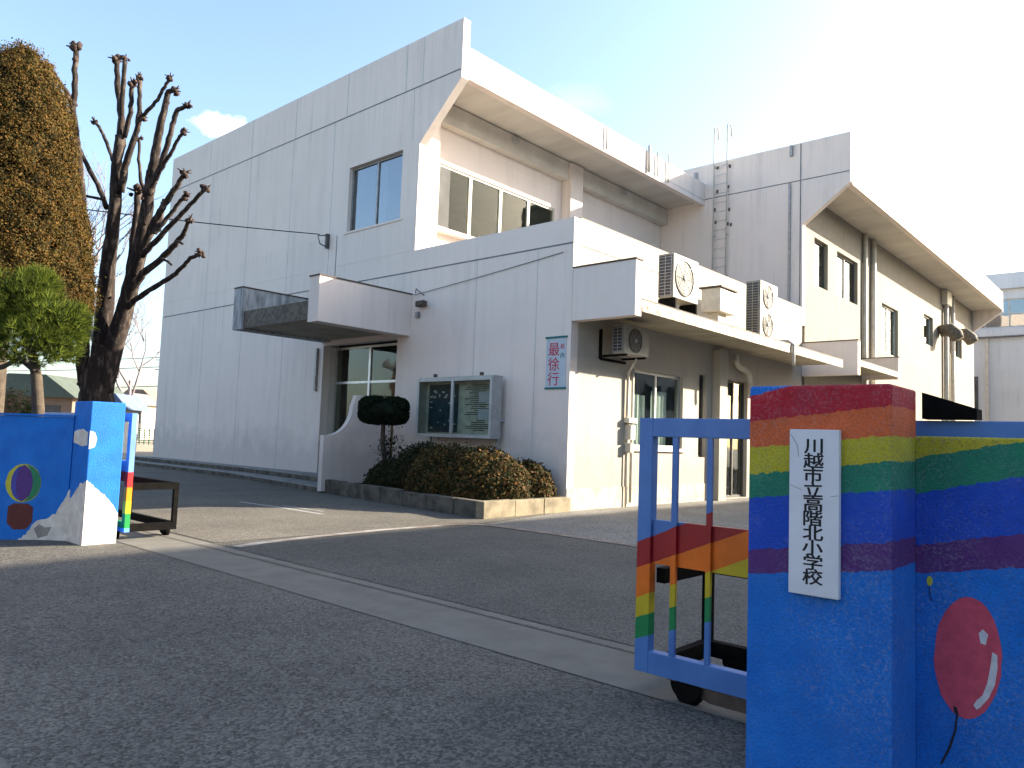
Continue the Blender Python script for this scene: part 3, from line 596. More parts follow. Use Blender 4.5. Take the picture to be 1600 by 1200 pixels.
# ================================================================= AC UNITS
def ac(name, loc, wd, hh, dp, fans, label, group, leg=.12):
    """outdoor unit: front faces -Y, left side (coil fins) faces -X"""
    t = thing(name, loc, label, 'air conditioner', group); x, y, z = loc; z += leg
    b = MB(); b.box((x+.03, y, z), (x+wd, y+dp, z+hh)); b.build('casing', 'ac', t, bevel=.015)
    f = MB(); f.box((x+.012, y+.05, z+.05), (x+.028, y+dp-.03, z+hh-.05)); fn = f.build('coil', 'fin', t)
    gr = MB()
    for i in range(int(hh/.075)): gr.box((x, y+.03, z+.05+i*.075), (x+.011, y+dp-.01, z+.062+i*.075))
    for yy in (y+.04, y+dp*.5, y+dp-.03): gr.box((x-.004, yy, z+.03), (x+.006, yy+.014, z+hh-.03))
    gr.build('coil_guard', 'ac' if fans == 2 else 'grey', t)
    for i in range(fans):
        cz = z+hh*(i+.5)/fans; r = min(wd*.36, hh/fans*.42); cx = x+wd*.44
        q = MB(); q.lathe((cx, y, cz), [(r, -.002), (r, -.018), (r*.94, -.025), (r*.94, -.002)], 28, 1)
        fg = q.build('fan_guard', 'fan', t, smooth=False)
        d = MB(); d.lathe((cx, y, cz), [(r*.93, -.004), (r*.93, -.006)], 28, 1); d.build('fan_opening', 'fan', fg)
        rg = MB()
        for rr in (.25, .45, .65, .82):
            n = 26; P = [(cx+r*rr*math.cos(2*math.pi*j/n), y-.022, cz+r*rr*math.sin(2*math.pi*j/n)) for j in range(n+1)]; rg.tube(P, .005, 5)
        for j in range(8):
            an = j*math.pi/4; rg.tube([(cx+.1*r*math.cos(an), y-.02, cz+.1*r*math.sin(an)), (cx+r*.95*math.cos(an), y-.02, cz+r*.95*math.sin(an))], .005, 5)
        rg.build('guard_rings', 'grey', fg)
        hb = MB(); hb.lathe((cx, y, cz), [(r*.16, -.01), (r*.15, -.032), (r*.05, -.036)], 16, 1); hb.build('fan_hub', 'white', fg, smooth=True)
    if leg:
        for xx in (x+.08, x+wd-.14): MB().box((xx, y-.03, loc[2]), (xx+.06, y+dp+.03, z-.002)).build('foot', 'black', t)
    return t
ac('air_conditioner', (15.30, 8.80, 4.53), 1.22, 1.05, .40, 1, 'large single fan air conditioner at the left end of the canopy roof', 'outdoor units on the front canopy', .40)
ac('air_conditioner', (20.05, 8.78, 4.53), 1.22, 1.62, .42, 2, 'tall twin fan air conditioner near the middle of the canopy roof', 'outdoor units on the front canopy', .06)
t = ac('air_conditioner', (14.2, 9.38, 3.53), 1.08, .66, .32, 1, 'small air conditioner hung on the wall beneath the front canopy', None, 0)
br = MB(); br.box((14.15, 9.95, 3.42), (14.19, 10.02, 4.1)).box((14.3, 9.36, 3.48), (14.34, 10.02, 3.525)).box((15.1, 9.36, 3.48), (15.14, 10.02, 3.525)).box((14.2, 9.96, 3.40), (15.2, 10.02, 3.45))
br.build('bracket', 'black', t)
MB().tube([(15.1, 9.6, 3.5), (15.2, 9.8, 3.3), (15.3, 9.95, 3.2), (15.3, 9.97, 2.1)], .03, 8).build('hose', 'pipe', t, smooth=True)
MB().tube([(21.2, 8.9, 4.62), (21.35, 8.5, 4.62), (21.38, 8.34, 4.5), (21.38, 8.34, 4.05), (21.4, 8.35, 3.9)], .045, 8).build('drain_hose', 'white', bpy.data.objects['air_conditioner.001'], smooth=True)
vb = thing('roof_vent', (18.5, 9.0, 4.53), 'beige box vent with a cap standing between the two canopy air conditioners', 'vent')
MB().box((18.1, 9.0, 5.05), (19.0, 9.55, 5.68)).build('vent_box', 'pipe', vb, bevel=.02)
MB().box((18.05, 8.95, 5.68), (19.05, 9.6, 5.72)).build('cap', 'rust', vb); MB().box((18.3, 9.15, 4.51), (18.75, 9.45, 5.046)).build('stem', 'pipe', vb)

# ================================================================= THINGS ON THE WALL
nb = thing('notice_board', (12.6, 13, 1.5), 'glazed metal notice board case with posters, above the azalea bush', 'notice board')
y0, y1, z0, z1, xf = 11.86, 14.45, 1.50, 2.93, 12.58
f = MB(); 
f.box((xf, y0, z0), (xf+.05, y1, z0+.08)).box((xf, y0, z1-.07), (xf+.05, y1, z1)).box((xf, y0, z0+.08), (xf+.05, y0+.07, z1-.07)).box((xf, y1-.07, z0+.08), (xf+.05, y1, z1-.07)).box((xf-.01, 13.13, z0+.08), (xf+.045, 13.21, z1-.07))
f.build('frame', 'alu', nb)
MB().box((xf+.30, y0+.01, z0+.01), (xf+.34, y1-.01, z1-.01)).build('back_panel', 'paper', nb)
MB().box((xf+.052, y0, z0), (xf+.34, y0+.03, z1)).box((xf+.052, y1-.03, z0), (xf+.34, y1, z1)).box((xf+.052, y0, z1+.002), (xf+.36, y1, z1+.04)).box((xf+.052, y0+.03, z0), (xf+.34, y1-.03, z0+.03)).build('case', 'alu', nb)
for q in (12.3, 13.9): MB().tube([(xf+.1, q, z1+.04), (xf+.1, q, z1+.12)], .05, 8).build('lamp_socket', 'rust', nb)
pp_ = MB(); pp_.box((xf+.285, 13.25, z0+.12), (xf+.297, 14.3, z1-.12)); pp_.build('dark_poster', 'poster_dark', nb)
pp_ = MB()
for i in range(26):
    yy = random.uniform(13.3, 14.2); zz = random.uniform(z0+.2, z1-.25); pp_.box((xf+.278, yy, zz), (xf+.283, yy+random.uniform(.02, .1), zz+random.uniform(.02, .06)))
pp_.build('poster_picture', ['p_wht'], nb)
pp_ = MB()
for i in range(24):
    zz = z0+.18+i*.047; a = random.uniform(12.0, 12.35); pp_.box((xf+.29, a, zz), (xf+.297, random.uniform(12.5, 13.05), zz+.018))
pp_.build('printed_lines', 'ink', nb)
for a, b in ((2.35, 2.6), (1.95, 2.2)): MB().box((xf+.283, 12.0, a), (xf+.288, 12.55, b)).build('paper_sheet', 'p_wht', nb)
for q in (y0+.1, y1-.18): MB().box((xf+.36, q, .3), (xf+.42, q+.07, z1-.1)).build('post', 'alu', nb)
MB().box((xf+.02, y0+.03, z0+.05), (xf+.026, y1-.03, z1-.05)).build('glass_door', 'glass_low', nb)
MB().box((12.93, 11.9, 1.9), (13.095, 14.3, 1.98)).build('wall_bracket', 'alu', nb)

def text_mesh(s, size, name, m_, parent, org, rx, up, ext=.003, off=0.0, sxy=(1, 1)):
    """lettering as a mesh: org = centre, rx = writing direction, up = upward direction"""
    cu = bpy.data.curves.new(name, 'FONT'); cu.body = s; cu.size = size; cu.extrude = ext; cu.offset = off; cu.align_x = 'CENTER'; cu.align_y = 'CENTER'
    cu.resolution_u = 3
    ob = bpy.data.objects.new(name, cu); C.objects.link(ob)
    bpy.context.view_layer.update()
    dg = bpy.context.evaluated_depsgraph_get(); me = bpy.data.meshes.new_from_object(ob.evaluated_get(dg))
    C.objects.unlink(ob); bpy.data.objects.remove(ob)
    rx, up = Vector(rx), Vector(up); nn = rx.cross(up); o0 = Vector(org)
    xs = [v.co.x for v in me.vertices]; ys = [v.co.y for v in me.vertices]
    if xs:
        cx, cy = (min(xs)+max(xs))/2, (min(ys)+max(ys))/2
    else: cx = cy = 0
    mb = MB(); mb.add([o0+rx*(v.co.x-cx)*sxy[0]+up*(v.co.y-cy)*sxy[1]+nn*v.co.z for v in me.vertices], [tuple(p.vertices) for p in me.polygons])
    return mb
bn = thing('banner_sign', (XA, 10.4, 2.67), 'narrow pale banner with red writing and teal edge bars near the wall corner', 'sign')
MB().box((XA-.012, 10.14, 2.69), (XA-.004, 10.70, 3.79)).build('cloth', 'banner', bn)
MB().box((XA-.03, 10.12, 3.79), (XA-.004, 10.73, 3.83)).box((XA-.03, 10.12, 2.65), (XA-.004, 10.71, 2.69)).build('bar', 'p_teal', bn)
tm = MB()
for ch, z in (('最', 3.54), ('徐', 3.21), ('行', 2.88)):
    q = text_mesh(ch, .34, 't', None, None, (XA-.016, 10.48, z), (0, -1, 0), (0, 0, 1), .002, 0, (1.0, .95)); tm.add(q.v, q.f)
tm.build('lettering', 'p_red', bn)
tm = MB(); q = text_mesh('校', .13, 't', None, None, (XA-.016, 10.24, 3.60), (0, -1, 0), (0, 0, 1), .002, 0); tm.add(q.v, q.f); tm.build('lettering', 'p_red', bn)
tm = MB(); q = text_mesh('内', .13, 't', None, None, (XA-.016, 10.24, 3.40), (0, -1, 0), (0, 0, 1), .002, 0); tm.add(q.v, q.f); tm.build('lettering', 'p_teal', bn)

fx = thing('wall_fitting', (13.05, 15.0, 4.8), 'small dark lamp and cable fitting on the wall beside the entrance canopy', 'fitting')
MB().box((12.94, 14.8, 4.9), (13.09, 15.1, 5.05)).build('box', 'fan', fx, bevel=.01)
MB().tube([(12.95, 14.95, 4.95), (12.80, 14.6, 4.93), (12.7, 14.5, 4.95)], .04, 8).build('lamp_arm', 'fan', fx, smooth=True)
MB().box((13.03, 15.05, 4.62), (13.09, 15.2, 4.78)).build('junction_box', 'dirty', fx)
MB().tube([(13.07, 15.25, 5.3), (12.95, 15.1, 5.38), (12.95, 14.95, 5.28), (13.07, 14.9, 5.2)], .012, 6).build('cable_loop', 'wire', fx)
an = thing('cable_anchor', (13.05, 19.4, 7.3), 'dark insulator bracket holding the overhead cable on the side wall', 'bracket')
MB().box((12.98, 19.38, 7.1), (13.09, 19.46, 7.55)).build('bracket', 'alu_dark', an)
MB().tube([(13.0, 19.42, 7.5), (12.75, 19.5, 7.45), (12.8, 19.45, 7.2), (13.0, 19.42, 7.15)], .02, 6).build('insulator', 'alu_dark', an)
def wire(name, a, b, sag, r, label, n=20):
    a, b = Vector(a), Vector(b); P = [a+(b-a)*i/n-Vector((0, 0, sag*4*(i/n)*(1-i/n))) for i in range(n+1)]
    return tag(MB().tube(P, r, 5).build(name, 'wire', None, org=tuple(a)), label, 'cable')
A0 = Vector((12.8, 19.5, 7.5)); PW = at(262, 336, 20)
P2 = A0+(PW-A0)*3.0
wire('overhead_cable', A0, P2, .12, .015, 'dark overhead cable running from the wall bracket past the bare tree')
wire('overhead_cable', (13.05, 15.3, 5.25), (13.08, 10.3, 5.72), .02, .008, 'thin cable pinned to the side wall from the lamp fitting to the corner')

# ================================================================= GATE PILLARS, WALLS
pr = thing('gate_pillar', (3.7, 1.26, 0), 'near rainbow painted gate pillar carrying the white school name board', 'pillar')
MB().box((3.5, .94, -.05), (3.9, 1.58, 1.80)).build('shaft', 'mural_pillar', pr, bevel=.012)
wl = thing('boundary_wall', (3.95, -1.5, 0), 'low rainbow and blue mural wall with a red balloon, right of the near pillar', 'wall')
MB().box((3.872, -5, -.05), (4.02, .946, 1.585)).build('wall', 'mural_wall', wl, bevel=.01)
def oval(cx, cz, ax_, az, tilt=0, n=40, rough=.02):
    return [(cx+ax_*math.cos(t)*math.cos(tilt)-az*math.sin(t)*math.sin(tilt)+random.uniform(-rough, rough)*ax_, cz+ax_*math.cos(t)*math.sin(tilt)+az*math.sin(t)*math.cos(tilt)) for t in [2*math.pi*i/n for i in range(n)]]
xw = 3.872
def decal(pts, m_, x=xw, t_=.002, parent=wl, name='painted_balloon', sub=None): return MB().prism(pts, 0, x-t_, x-.0005).build(name, m_, sub or parent)
b1 = decal(oval(.735, .622, .128, .262, .06), 'p_pink')
decal([(.655,.735),(.675,.755),(.690,.735),(.683,.695),(.665,.69)], 'p_wht', t_=.004, name='painted_highlight', sub=b1)
decal([(.640,.665),(.622,.655),(.622,.60),(.632,.53),(.655,.47),(.685,.425),(.70,.41),(.712,.425),(.70,.45),(.678,.475),(.660,.53),(.648,.60)], 'p_wht', t_=.004, name='painted_highlight', sub=b1)
decal([(.79,.405),(.775,.40),(.768,.365),(.785,.375)], 'p_blk', t_=.004, name='painted_knot', sub=b1)
sg = MB(); sg.prism([(.778,.37),(.772,.37),(.778,.30),(.80,.22),(.835,.14),(.842,.143),(.81,.22),(.787,.30)], 0, xw-.003, xw-.0006); sg.build('painted_string', 'p_blk', b1)
b2 = decal(oval(.881, .93, .012, .022), 'p_yel')
decal([(.883,.905),(.880,.905),(.878,.86),(.870,.845),(.874,.842),(.881,.86)], 'p_blk', t_=.003, name='painted_string', sub=b2)
# black weather cap on the gate post behind the pillar
bc = MB(); bc.prism([(.95, 1.80), (.95, 1.672), (.72, 1.672), (.72, 1.72)], 0, 4.04, 4.16)
tag(bc.build('gate_stopper', 'black', None, org=(4.1, .85, 1.67)), 'sloping black cap on top of the gate rail just right of the near pillar', 'gate stopper')
# name board
npq = thing('name_board', (3.49, 1.26, .85), 'white name board with black brush lettering fixed to the near pillar', 'sign')
MB().box((3.466, 1.146, .853), (3.497, 1.368, 1.595)).build('board', 'plaque', npq, bevel=.004)
tm = MB(); TXT = '川越市立高階北小学校'
zt, zb_ = 1.552, .905; n = len(TXT); st_ = (zt-zb_)/n
for i, ch in enumerate(TXT):
    q = text_mesh(ch, .088, 't', None, None, (3.4655, 1.258+random.uniform(-.002, .002), zt-st_*(i+.5)), (0, -1, random.uniform(.02, .06)), (0, 0, 1), .0006, 0.0, (1.06, .84)); tm.add(q.v, q.f)
    for dy, dz in ((.0018, .0), (-.0018, .0005), (.0007, .0012), (-.0007, -.0012)): tm.add([(v[0]-.0001*(dy+dz)/.001, v[1]+dy, v[2]+dz) for v in q.v], q.f)
tm.build('lettering', 'ink', npq)
cr_ = MB()
cr_.tube([(3.4655, 1.36, 1.57), (3.4655, 1.33, 1.52), (3.4655, 1.325, 1.47)], .0012, 4); cr_.tube([(3.4655, 1.36, 1.34), (3.4655, 1.31, 1.32)], .0012, 4); cr_.tube([(3.4655, 1.18, 1.30), (3.4655, 1.148, 1.305)], .0012, 4)
cr_.build('crack', 'fan', npq)

plf = thing('gate_pillar', (3.76, 10.5, 0), 'far blue gate pillar with a white painted mountain at its foot', 'pillar')
MB().box((3.56, 10.23, -.06), (3.97, 10.82, 1.79)).build('shaft', 'blue', plf, bevel=.012)
def jag(pts, n=5, j=.018):
    out = []
    for i in range(len(pts)-1):
        for k_ in range(n):
            f_ = k_/n; out.append((pts[i][0]+(pts[i+1][0]-pts[i][0])*f_, pts[i][1]+(pts[i+1][1]-pts[i][1])*f_+random.uniform(-j, j)))
    out.append(pts[-1]); return out
top = jag([(3.563, .80), (3.64, .74), (3.74, .66), (3.86, .52), (3.965, .38)])
MB().prism([(3.965, -.02), (3.563, -.02)]+top, 1, 10.226, 10.2295).build('painted_mountain', 'whitewash', plf)
top = jag([(10.232, .80), (10.42, .74), (10.6, .60), (10.815, .50)])
MB().prism([(10.815, -.02), (10.232, -.02)]+top, 0, 3.556, 3.5595).build('painted_mountain', 'whitewash', plf)
MB().prism(jag([(10.28, 1.40), (10.5, 1.44), (10.75, 1.40)], 4, .01)+jag([(10.75, 1.26), (10.5, 1.22), (10.28, 1.24)], 4, .01), 0, 3.556, 3.5595).build('painted_cloud', 'whitewash', plf)
MB().prism([(3.562, 1.42), (3.62, 1.40), (3.65, 1.32), (3.63, 1.22), (3.562, 1.19)], 1, 10.226, 10.2295).build('painted_cloud', 'whitewash', plf)
# left wall runs off at an angle from the pillar
wf = thing('boundary_wall', (3.2, 11.1, 0), 'blue wall with a painted hot air balloon, left of the far pillar', 'wall')
dv = Vector((-.68, .73, 0)).normalized(); nvv = Vector((-.73, -.68, 0)).normalized(); o_ = Vector((3.56, 10.75, 0))
def LW(s, z, d=0): q = o_+dv*s+nvv*d; return (q.x, q.y, z)
def lwp(pts, d0, d1):
    n = len(pts); return MB().add([LW(s, z, d0) for s, z in pts]+[LW(s, z, d1) for s, z in pts], [tuple(range(n)), tuple(range(n, 2*n))[::-1]]+[(i, (i+1) % n, (i+1) % n+n, i+n) for i in range(n)])
lwp([(.02, -.2), (7, -.45), (7, 1.55), (.02, 1.58)], -.18, 0).build('wall', 'blue', wf)
lwp([(.0, 1.585), (.0, 1.61), (7, 1.58), (7, 1.555)], -.20, .02).build('coping', 'blue', wf)
bal = lwp(oval(.60, .715, .225, .245), .0005, .003).build('painted_balloon', 'p_yel', wf)
lwp([(.60+.22*math.sin(a*math.pi/14), .715+.235*math.cos(a*math.pi/14)) for a in range(0, -15, -1)]+[(.60+.06, .49)], .0031, .0034)
lwp([(.61, .955)]+[(.60-.222*math.sin(math.pi*i/14), .715+.24*math.cos(math.pi*i/14)) for i in range(1, 14)]+[(.58, .475)]+[(.60-.11*math.sin(math.pi*i/12), .715-.24*math.cos(math.pi*i/12)) for i in range(1, 12)], .0032, .0045).build('painted_segment', 'p_grn', bal)
lwp([(.60, .95)]+[(.60-.12*math.sin(math.pi*i/12), .715+.22*math.cos(math.pi*i/12)) for i in range(1, 12)]+[(.60, .48)]+[(.60+.145*math.sin(math.pi*i/12), .715-.22*math.cos(math.pi*i/12)) for i in range(1, 12)], .0050, .0062).build('painted_segment', 'p_pur', bal)
lwp([(.61, .94)]+[(.62+.135*math.sin(math.pi*i/12), .715+.22*math.cos(math.pi*i/12)) for i in range(1, 12)]+[(.61, .49)]+[(.62+.07*math.sin(math.pi*i/12), .715-.21*math.cos(math.pi*i/12)) for i in range(1, 12)], .0066, .0076).build('painted_segment', 'p_blu', bal)
lwp([(.77, .41), (.70, .455), (.52, .455), (.45, .41), (.45, .22), (.52, .13), (.68, .12), (.77, .2)], .0005, .003).build('painted_basket', 'p_brn', wf)
lwp([(-.0, -.02)]+[(.62, -.03)]+jag([(.62, -.01), (.52, .06), (.42, .22), (.30, .27), (.16, .34), (.08, .50), (.0, .66)], 4, .015), .0005, .003).build('painted_mountain', 'whitewash', wf)
lwp([(.36, .02), (.42, .14), (.36, .20), (.28, .16), (.2, .17), (.24, .06)], .0032, .0042).build('painted_rocks', 'step', wf)

# ================================================================= GATES
def gate(nm, loc, m_, yend, dirn, length, label, plate, bars, xg=4.08):
    t = thing(nm, loc, label, 'gate')
    def Y(d): return yend+dirn*d
    f = MB(); z0, z1 = .12, 1.665; w2 = .095; dx = .07
    f.box((xg, Y(0), z0), (xg+dx, Y(w2), z1)); f.box((xg, Y(w2), z1-.115), (xg+dx, Y(length), z1)); f.box((xg, Y(w2), z0), (xg+dx, Y(length), z0+.13))
    f.build('frame', m_, t, bevel=.004)
    if plate:
        f = MB(); f.box((xg+.025, Y(w2+.002), plate[0]), (xg+dx-.002, Y(length), plate[1])); f.build('kick_panel', m_, t)
    for d, r in bars:
        f = MB(); f.box((xg+.0, Y(d), z0+.132), (xg+.024, Y(d+r), z1-.117)); f.build('bar', m_, t)
    o = MB(); xa, xb = xg+dx+.003, xg+dx+.66; tk = .06
    for z in ((.11, .21), (.655, .745)):
        o.box((xa, Y(.10), z[0]), (xb, Y(.10+tk), z[1])); o.box((xb-tk, Y(.10+tk), z[0]), (xb, Y(length-.1), z[1]))
    o.box((xb-tk, Y(.10), .21), (xb, Y(.10+tk), .655))
    for d in (1.6,): o.box((xb-tk, Y(d), .21), (xb, Y(d+tk), .655))
    o.build('outrigger', 'black', t)
    MB().prism([(Y(.22), .118), (Y(length), .118), (Y(length), .04), (Y(.50), .04)], 0, xg+.012, xg+.058).build('wheel_beam', 'rust', t)
    for x in (xg+dx/2, xb-tk/2):
        q = MB(); 
        for d in (.36,):
            q.lathe((x, Y(d), .075), [(.03, -.028), (.085, -.026), (.088, 0), (.085, .026), (.03, .028)], 20, 0)
        q.build('wheel', 'black', t, smooth=False)
        q = MB(); q.prism([(Y(.36+.10*math.cos(a_*math.pi/12)), .117-.092*math.sin(a_*math.pi/12)) for a_ in range(13)], 0, x-.048, x-.036); q.build('wheel_housing', 'black', t)
    return t
gate('sliding_gate', (4.1, 1.5, 0), 'gate_r', 2.56, -1, 6.5, 'blue barred sliding gate with a rainbow stripe beside the near pillar', (.775, 1.04),
     [(.235, .035), (.465, .03)]+[(.78+.24*i, .03) for i in range(23)])
gate('sliding_gate', (4.1, 12, 0), 'gate_l', 10.27, 1, 4.0, 'blue sliding gate seen end on beside the far pillar, black outrigger behind', (.775, 1.04), [(.3+.24*i, .03) for i in range(14)], 4.07)

# ================================================================= VEGETATION
def leaves(name, pts, size, mats, parent, nrm=None, asp=1.6, wts=None, up=.0):
    n = len(pts); pts = np.asarray(pts, float); sz = size*np.random.uniform(.6, 1.35, n)[:, None]
    a = np.random.normal(size=(n, 3)); 
    if nrm is not None:
        a = a*.8; a = a - 0; d = nrm+np.random.normal(size=(n, 3))*.55; d /= np.linalg.norm(d, axis=1)[:, None]; a = np.cross(d, a)
    a[:, 2] += up; a /= np.linalg.norm(a, axis=1)[:, None]
    b = np.random.normal(size=(n, 3)) if nrm is None else np.cross(d, a)
    b -= a*(a*b).sum(1)[:, None]; b /= np.linalg.norm(b, axis=1)[:, None]
    A = a*sz*asp; B = b*sz
    v = np.stack([pts-A*.5-B*.12, pts-B*.5, pts+A*.5, pts+B*.5], 1).reshape(-1, 3)
    o = np.array(ORI.get(parent.name, Vector())) if parent else 0
    me = bpy.data.meshes.new(name); me.vertices.add(4*n); me.vertices.foreach_set('co', (v-o).ravel())
    me.loops.add(4*n); me.loops.foreach_set('vertex_index', np.arange(4*n)); me.polygons.add(n)
    me.polygons.foreach_set('loop_start', np.arange(0, 4*n, 4)); me.polygons.foreach_set('loop_total', np.full(n, 4))
    for q in mats: me.materials.append(q)
    me.polygons.foreach_set('material_index', np.random.choice(len(mats), n, p=wts)); me.update(); me.validate()
    ob = bpy.data.objects.new(name, me); C.objects.link(ob); ob.parent = parent; ORI[ob.name] = Vector(o) if parent else Vector()
    return ob

# conifer: clipped column, outline read off at 14.5 m
cD = 13.3
ax_px = -12
prof = [(52, 8), (62, 30), (85, 55), (110, 74), (137, 88), (180, 101), (233, 114), (283, 127), (333, 146), (383, 156), (420, 166), (450, 172), (475, 160), (500, 110)]
cb = at(ax_px, 640, cD); con = thing('conifer_tree', (cb.x, cb.y, 0), 'tall clipped brownish green conifer at the left edge of the photo', 'tree', None)
zr = [(at(ax_px, y, cD).z, r/FPX*cD*.78) for y, r in prof]
cx, cy = cb.x, cb.y
zs_ = np.array([z for z, r in zr])[::-1]; rs_ = np.array([r for z, r in zr])[::-1]
cone = MB(); cone.lathe((cx, cy, 0), [(max(.02, r*.84), z) for z, r in zr[::-1]], 28); 
cone.v = [(cx+(v[0]-cx)*(1+random.uniform(-.06, .06)), cy+(v[1]-cy)*(1+random.uniform(-.06, .06)), v[2]) for v in cone.v]
crn = cone.build('crown', LF['conifer'][2], con)
nc = 5200; zc = np.random.uniform(zs_[0], zs_[-1], nc*3); rc = np.interp(zc, zs_, rs_); keep = np.random.uniform(0, rs_.max(), nc*3) < rc; zc = zc[keep][:nc]; rc = rc[keep][:nc]
th = np.random.uniform(0, 2*math.pi, len(zc)); P_ = []; Nn = []
for z, r, t_ in zip(zc, rc, th):
    rr = r*(.93+.055*math.sin(9*t_+z*4)*math.cos(z*7+t_*3)+random.uniform(-.03, .025)); c0 = np.array([cx+rr*math.cos(t_), cy+rr*math.sin(t_), z]); k_ = 36; s0 = random.uniform(.035, .07)
    q = np.random.normal(size=(k_, 3))*s0; P_.append(c0+q); nn_ = q/np.linalg.norm(q, axis=1)[:, None]*.8+np.array([math.cos(t_), math.sin(t_), .3]); Nn.append(nn_/np.linalg.norm(nn_, axis=1)[:, None])
leaves('foliage', np.concatenate(P_), .026, LF['conifer'], crn, np.concatenate(Nn), 1.6, [.38, .27, .17, .18])
MB().tube([(cx, cy, -.2), (cx, cy, 3.2)], [.2, .16], 10, .05).build('trunk', 'bark_dark', con, smooth=True)

# pine
pD = 10.9
pb = at(58, 650, pD); pine = thing('pine_tree', (pb.x, pb.y, 0), 'small bright green cloud pruned pine rising behind the left blue wall', 'tree')
tpath = [Vector((pb.x, pb.y, -.2)), at(60, 640, pD), at(57, 590, pD), at(52, 560, pD+.1), at(40, 520, pD+.1)]
trk = MB(); trk.tube(tpath, [.085, .08, .075, .06, .04], 10, .08)
trk.tube([at(57, 580, pD), at(30, 560, pD-.2), at(5, 573, pD-.3), at(-30, 580, pD-.3)], [.05, .04, .035, .03], 8, .08)
trk.build('trunk', 'bark_dark', pine, smooth=True)
P_ = []; Dn = []
lobes = [(35, 470, 62, 44, 0), (78, 505, 52, 44, -.2), (0, 500, 60, 50, .1), (45, 535, 70, 40, -.3), (100, 535, 32, 34, 0), (-40, 520, 50, 50, .1), (60, 445, 35, 24, .2), (-20, 470, 55, 45, .2), (20, 530, 60, 42, .35), (60, 500, 60, 45, .4), (115, 505, 26, 30, .1)]
for lx, ly, rx_, ry_, dd in lobes:
    c0 = at(lx, ly, pD+dd); a = rx_/FPX*pD*.88; b = ry_/FPX*pD
    for i in range(230):
        u = np.random.normal(size=3); u /= np.linalg.norm(u); rr = random.uniform(.55, 1.0)
        p = np.array(c0)+u*np.array([a, a, b])*rr; dirb = u*.7+np.array([0, 0, .75]); dirb /= np.linalg.norm(dirb)
        for k_ in range(20):
            d = dirb+np.random.normal(size=3)*.55; d /= np.linalg.norm(d); P_.append(p); Dn.append(d)
P_ = np.array(P_); Dn = np.array(Dn)
def needles(name, P_, D_, ln, wd, mats, parent, wts):
    n = len(P_); ln = ln*np.random.uniform(.6, 1.2, n)[:, None]; s = np.cross(D_, np.random.normal(size=(n, 3))); s /= np.linalg.norm(s, axis=1)[:, None]
    v = np.stack([P_-s*wd, P_+s*wd, P_+D_*ln], 1).reshape(-1, 3); o = np.array(ORI[parent.name])
    me = bpy.data.meshes.new(name); me.vertices.add(3*n); me.vertices.foreach_set('co', (v-o).ravel()); me.loops.add(3*n); me.loops.foreach_set('vertex_index', np.arange(3*n)); me.polygons.add(n)
    me.polygons.foreach_set('loop_start', np.arange(0, 3*n, 3)); me.polygons.foreach_set('loop_total', np.full(n, 3))
    for q in mats: me.materials.append(q)
    me.polygons.foreach_set('material_index', np.random.choice(len(mats), n, p=wts)); me.update(); me.validate()
    ob = bpy.data.objects.new(name, me); C.objects.link(ob); ob.parent = parent; ORI[ob.name] = Vector(o); return ob
needles('crown', P_, Dn, .15, .0048, LF['pine'], pine, [.42, .36, .22])

# pollarded plane tree
tD = 15.6
tb = at(150, 640, tD); plane = thing('plane_tree', (tb.x, tb.y, 0), 'leafless pollarded tree with knobbly branch ends behind the far blue pillar', 'tree')
def poly(pts, r0_, r1_, d0=0, d1=0, knob=0, wob=.3):
    """pts: spots along a limb; r in photo pixels; the limb leans from depth tD+d0 to tD+d1"""
    n = len(pts); out = []; rad = []
    for i in range(n-1):
        for k_ in range(4):
            f_ = k_/4; x = pts[i][0]+(pts[i+1][0]-pts[i][0])*f_; y = pts[i][1]+(pts[i+1][1]-pts[i][1])*f_; g_ = (i+f_)/(n-1)
            dd = tD+d0+(d1-d0)*g_; jx = random.uniform(-wob, wob)*2
            out.append(at(x+jx, y, dd)); rad.append((r0_+(r1_-r0_)*g_)/FPX*dd*.93)
    dd = tD+d1; out.append(at(*pts[-1], dd)); rad.append(r1_/FPX*dd)
    return out, rad
trunk = MB(); limbs = MB(); kn = MB()
o, r = poly([(151, 700), (151, 625), (153, 590), (161, 562), (167, 540)], 30, 17); trunk.tube(o, r, 16, .05)
o, r = poly([(144, 625), (134, 598), (129, 565), (131, 500), (132, 440), (131, 380), (128, 320), (123, 260), (119, 215), (113, 163)], 12, 5, 0, -.5); trunk.tube(o, r, 12, .06)
o, r = poly([(154, 600), (158, 550), (164, 480), (168, 420), (175, 370), (180, 320), (182, 270), (184, 240), (187, 212)], 16, 6.3, .1, .2); trunk.tube(o, r, 12, .06)
o, r = poly([(160, 610), (172, 565), (186, 515), (200, 465), (213, 415), (222, 370), (229, 330), (233, 295), (238, 268)], 17, 8, 0, -.2); trunk.tube(o, r, 12, .06)
TRK = trunk
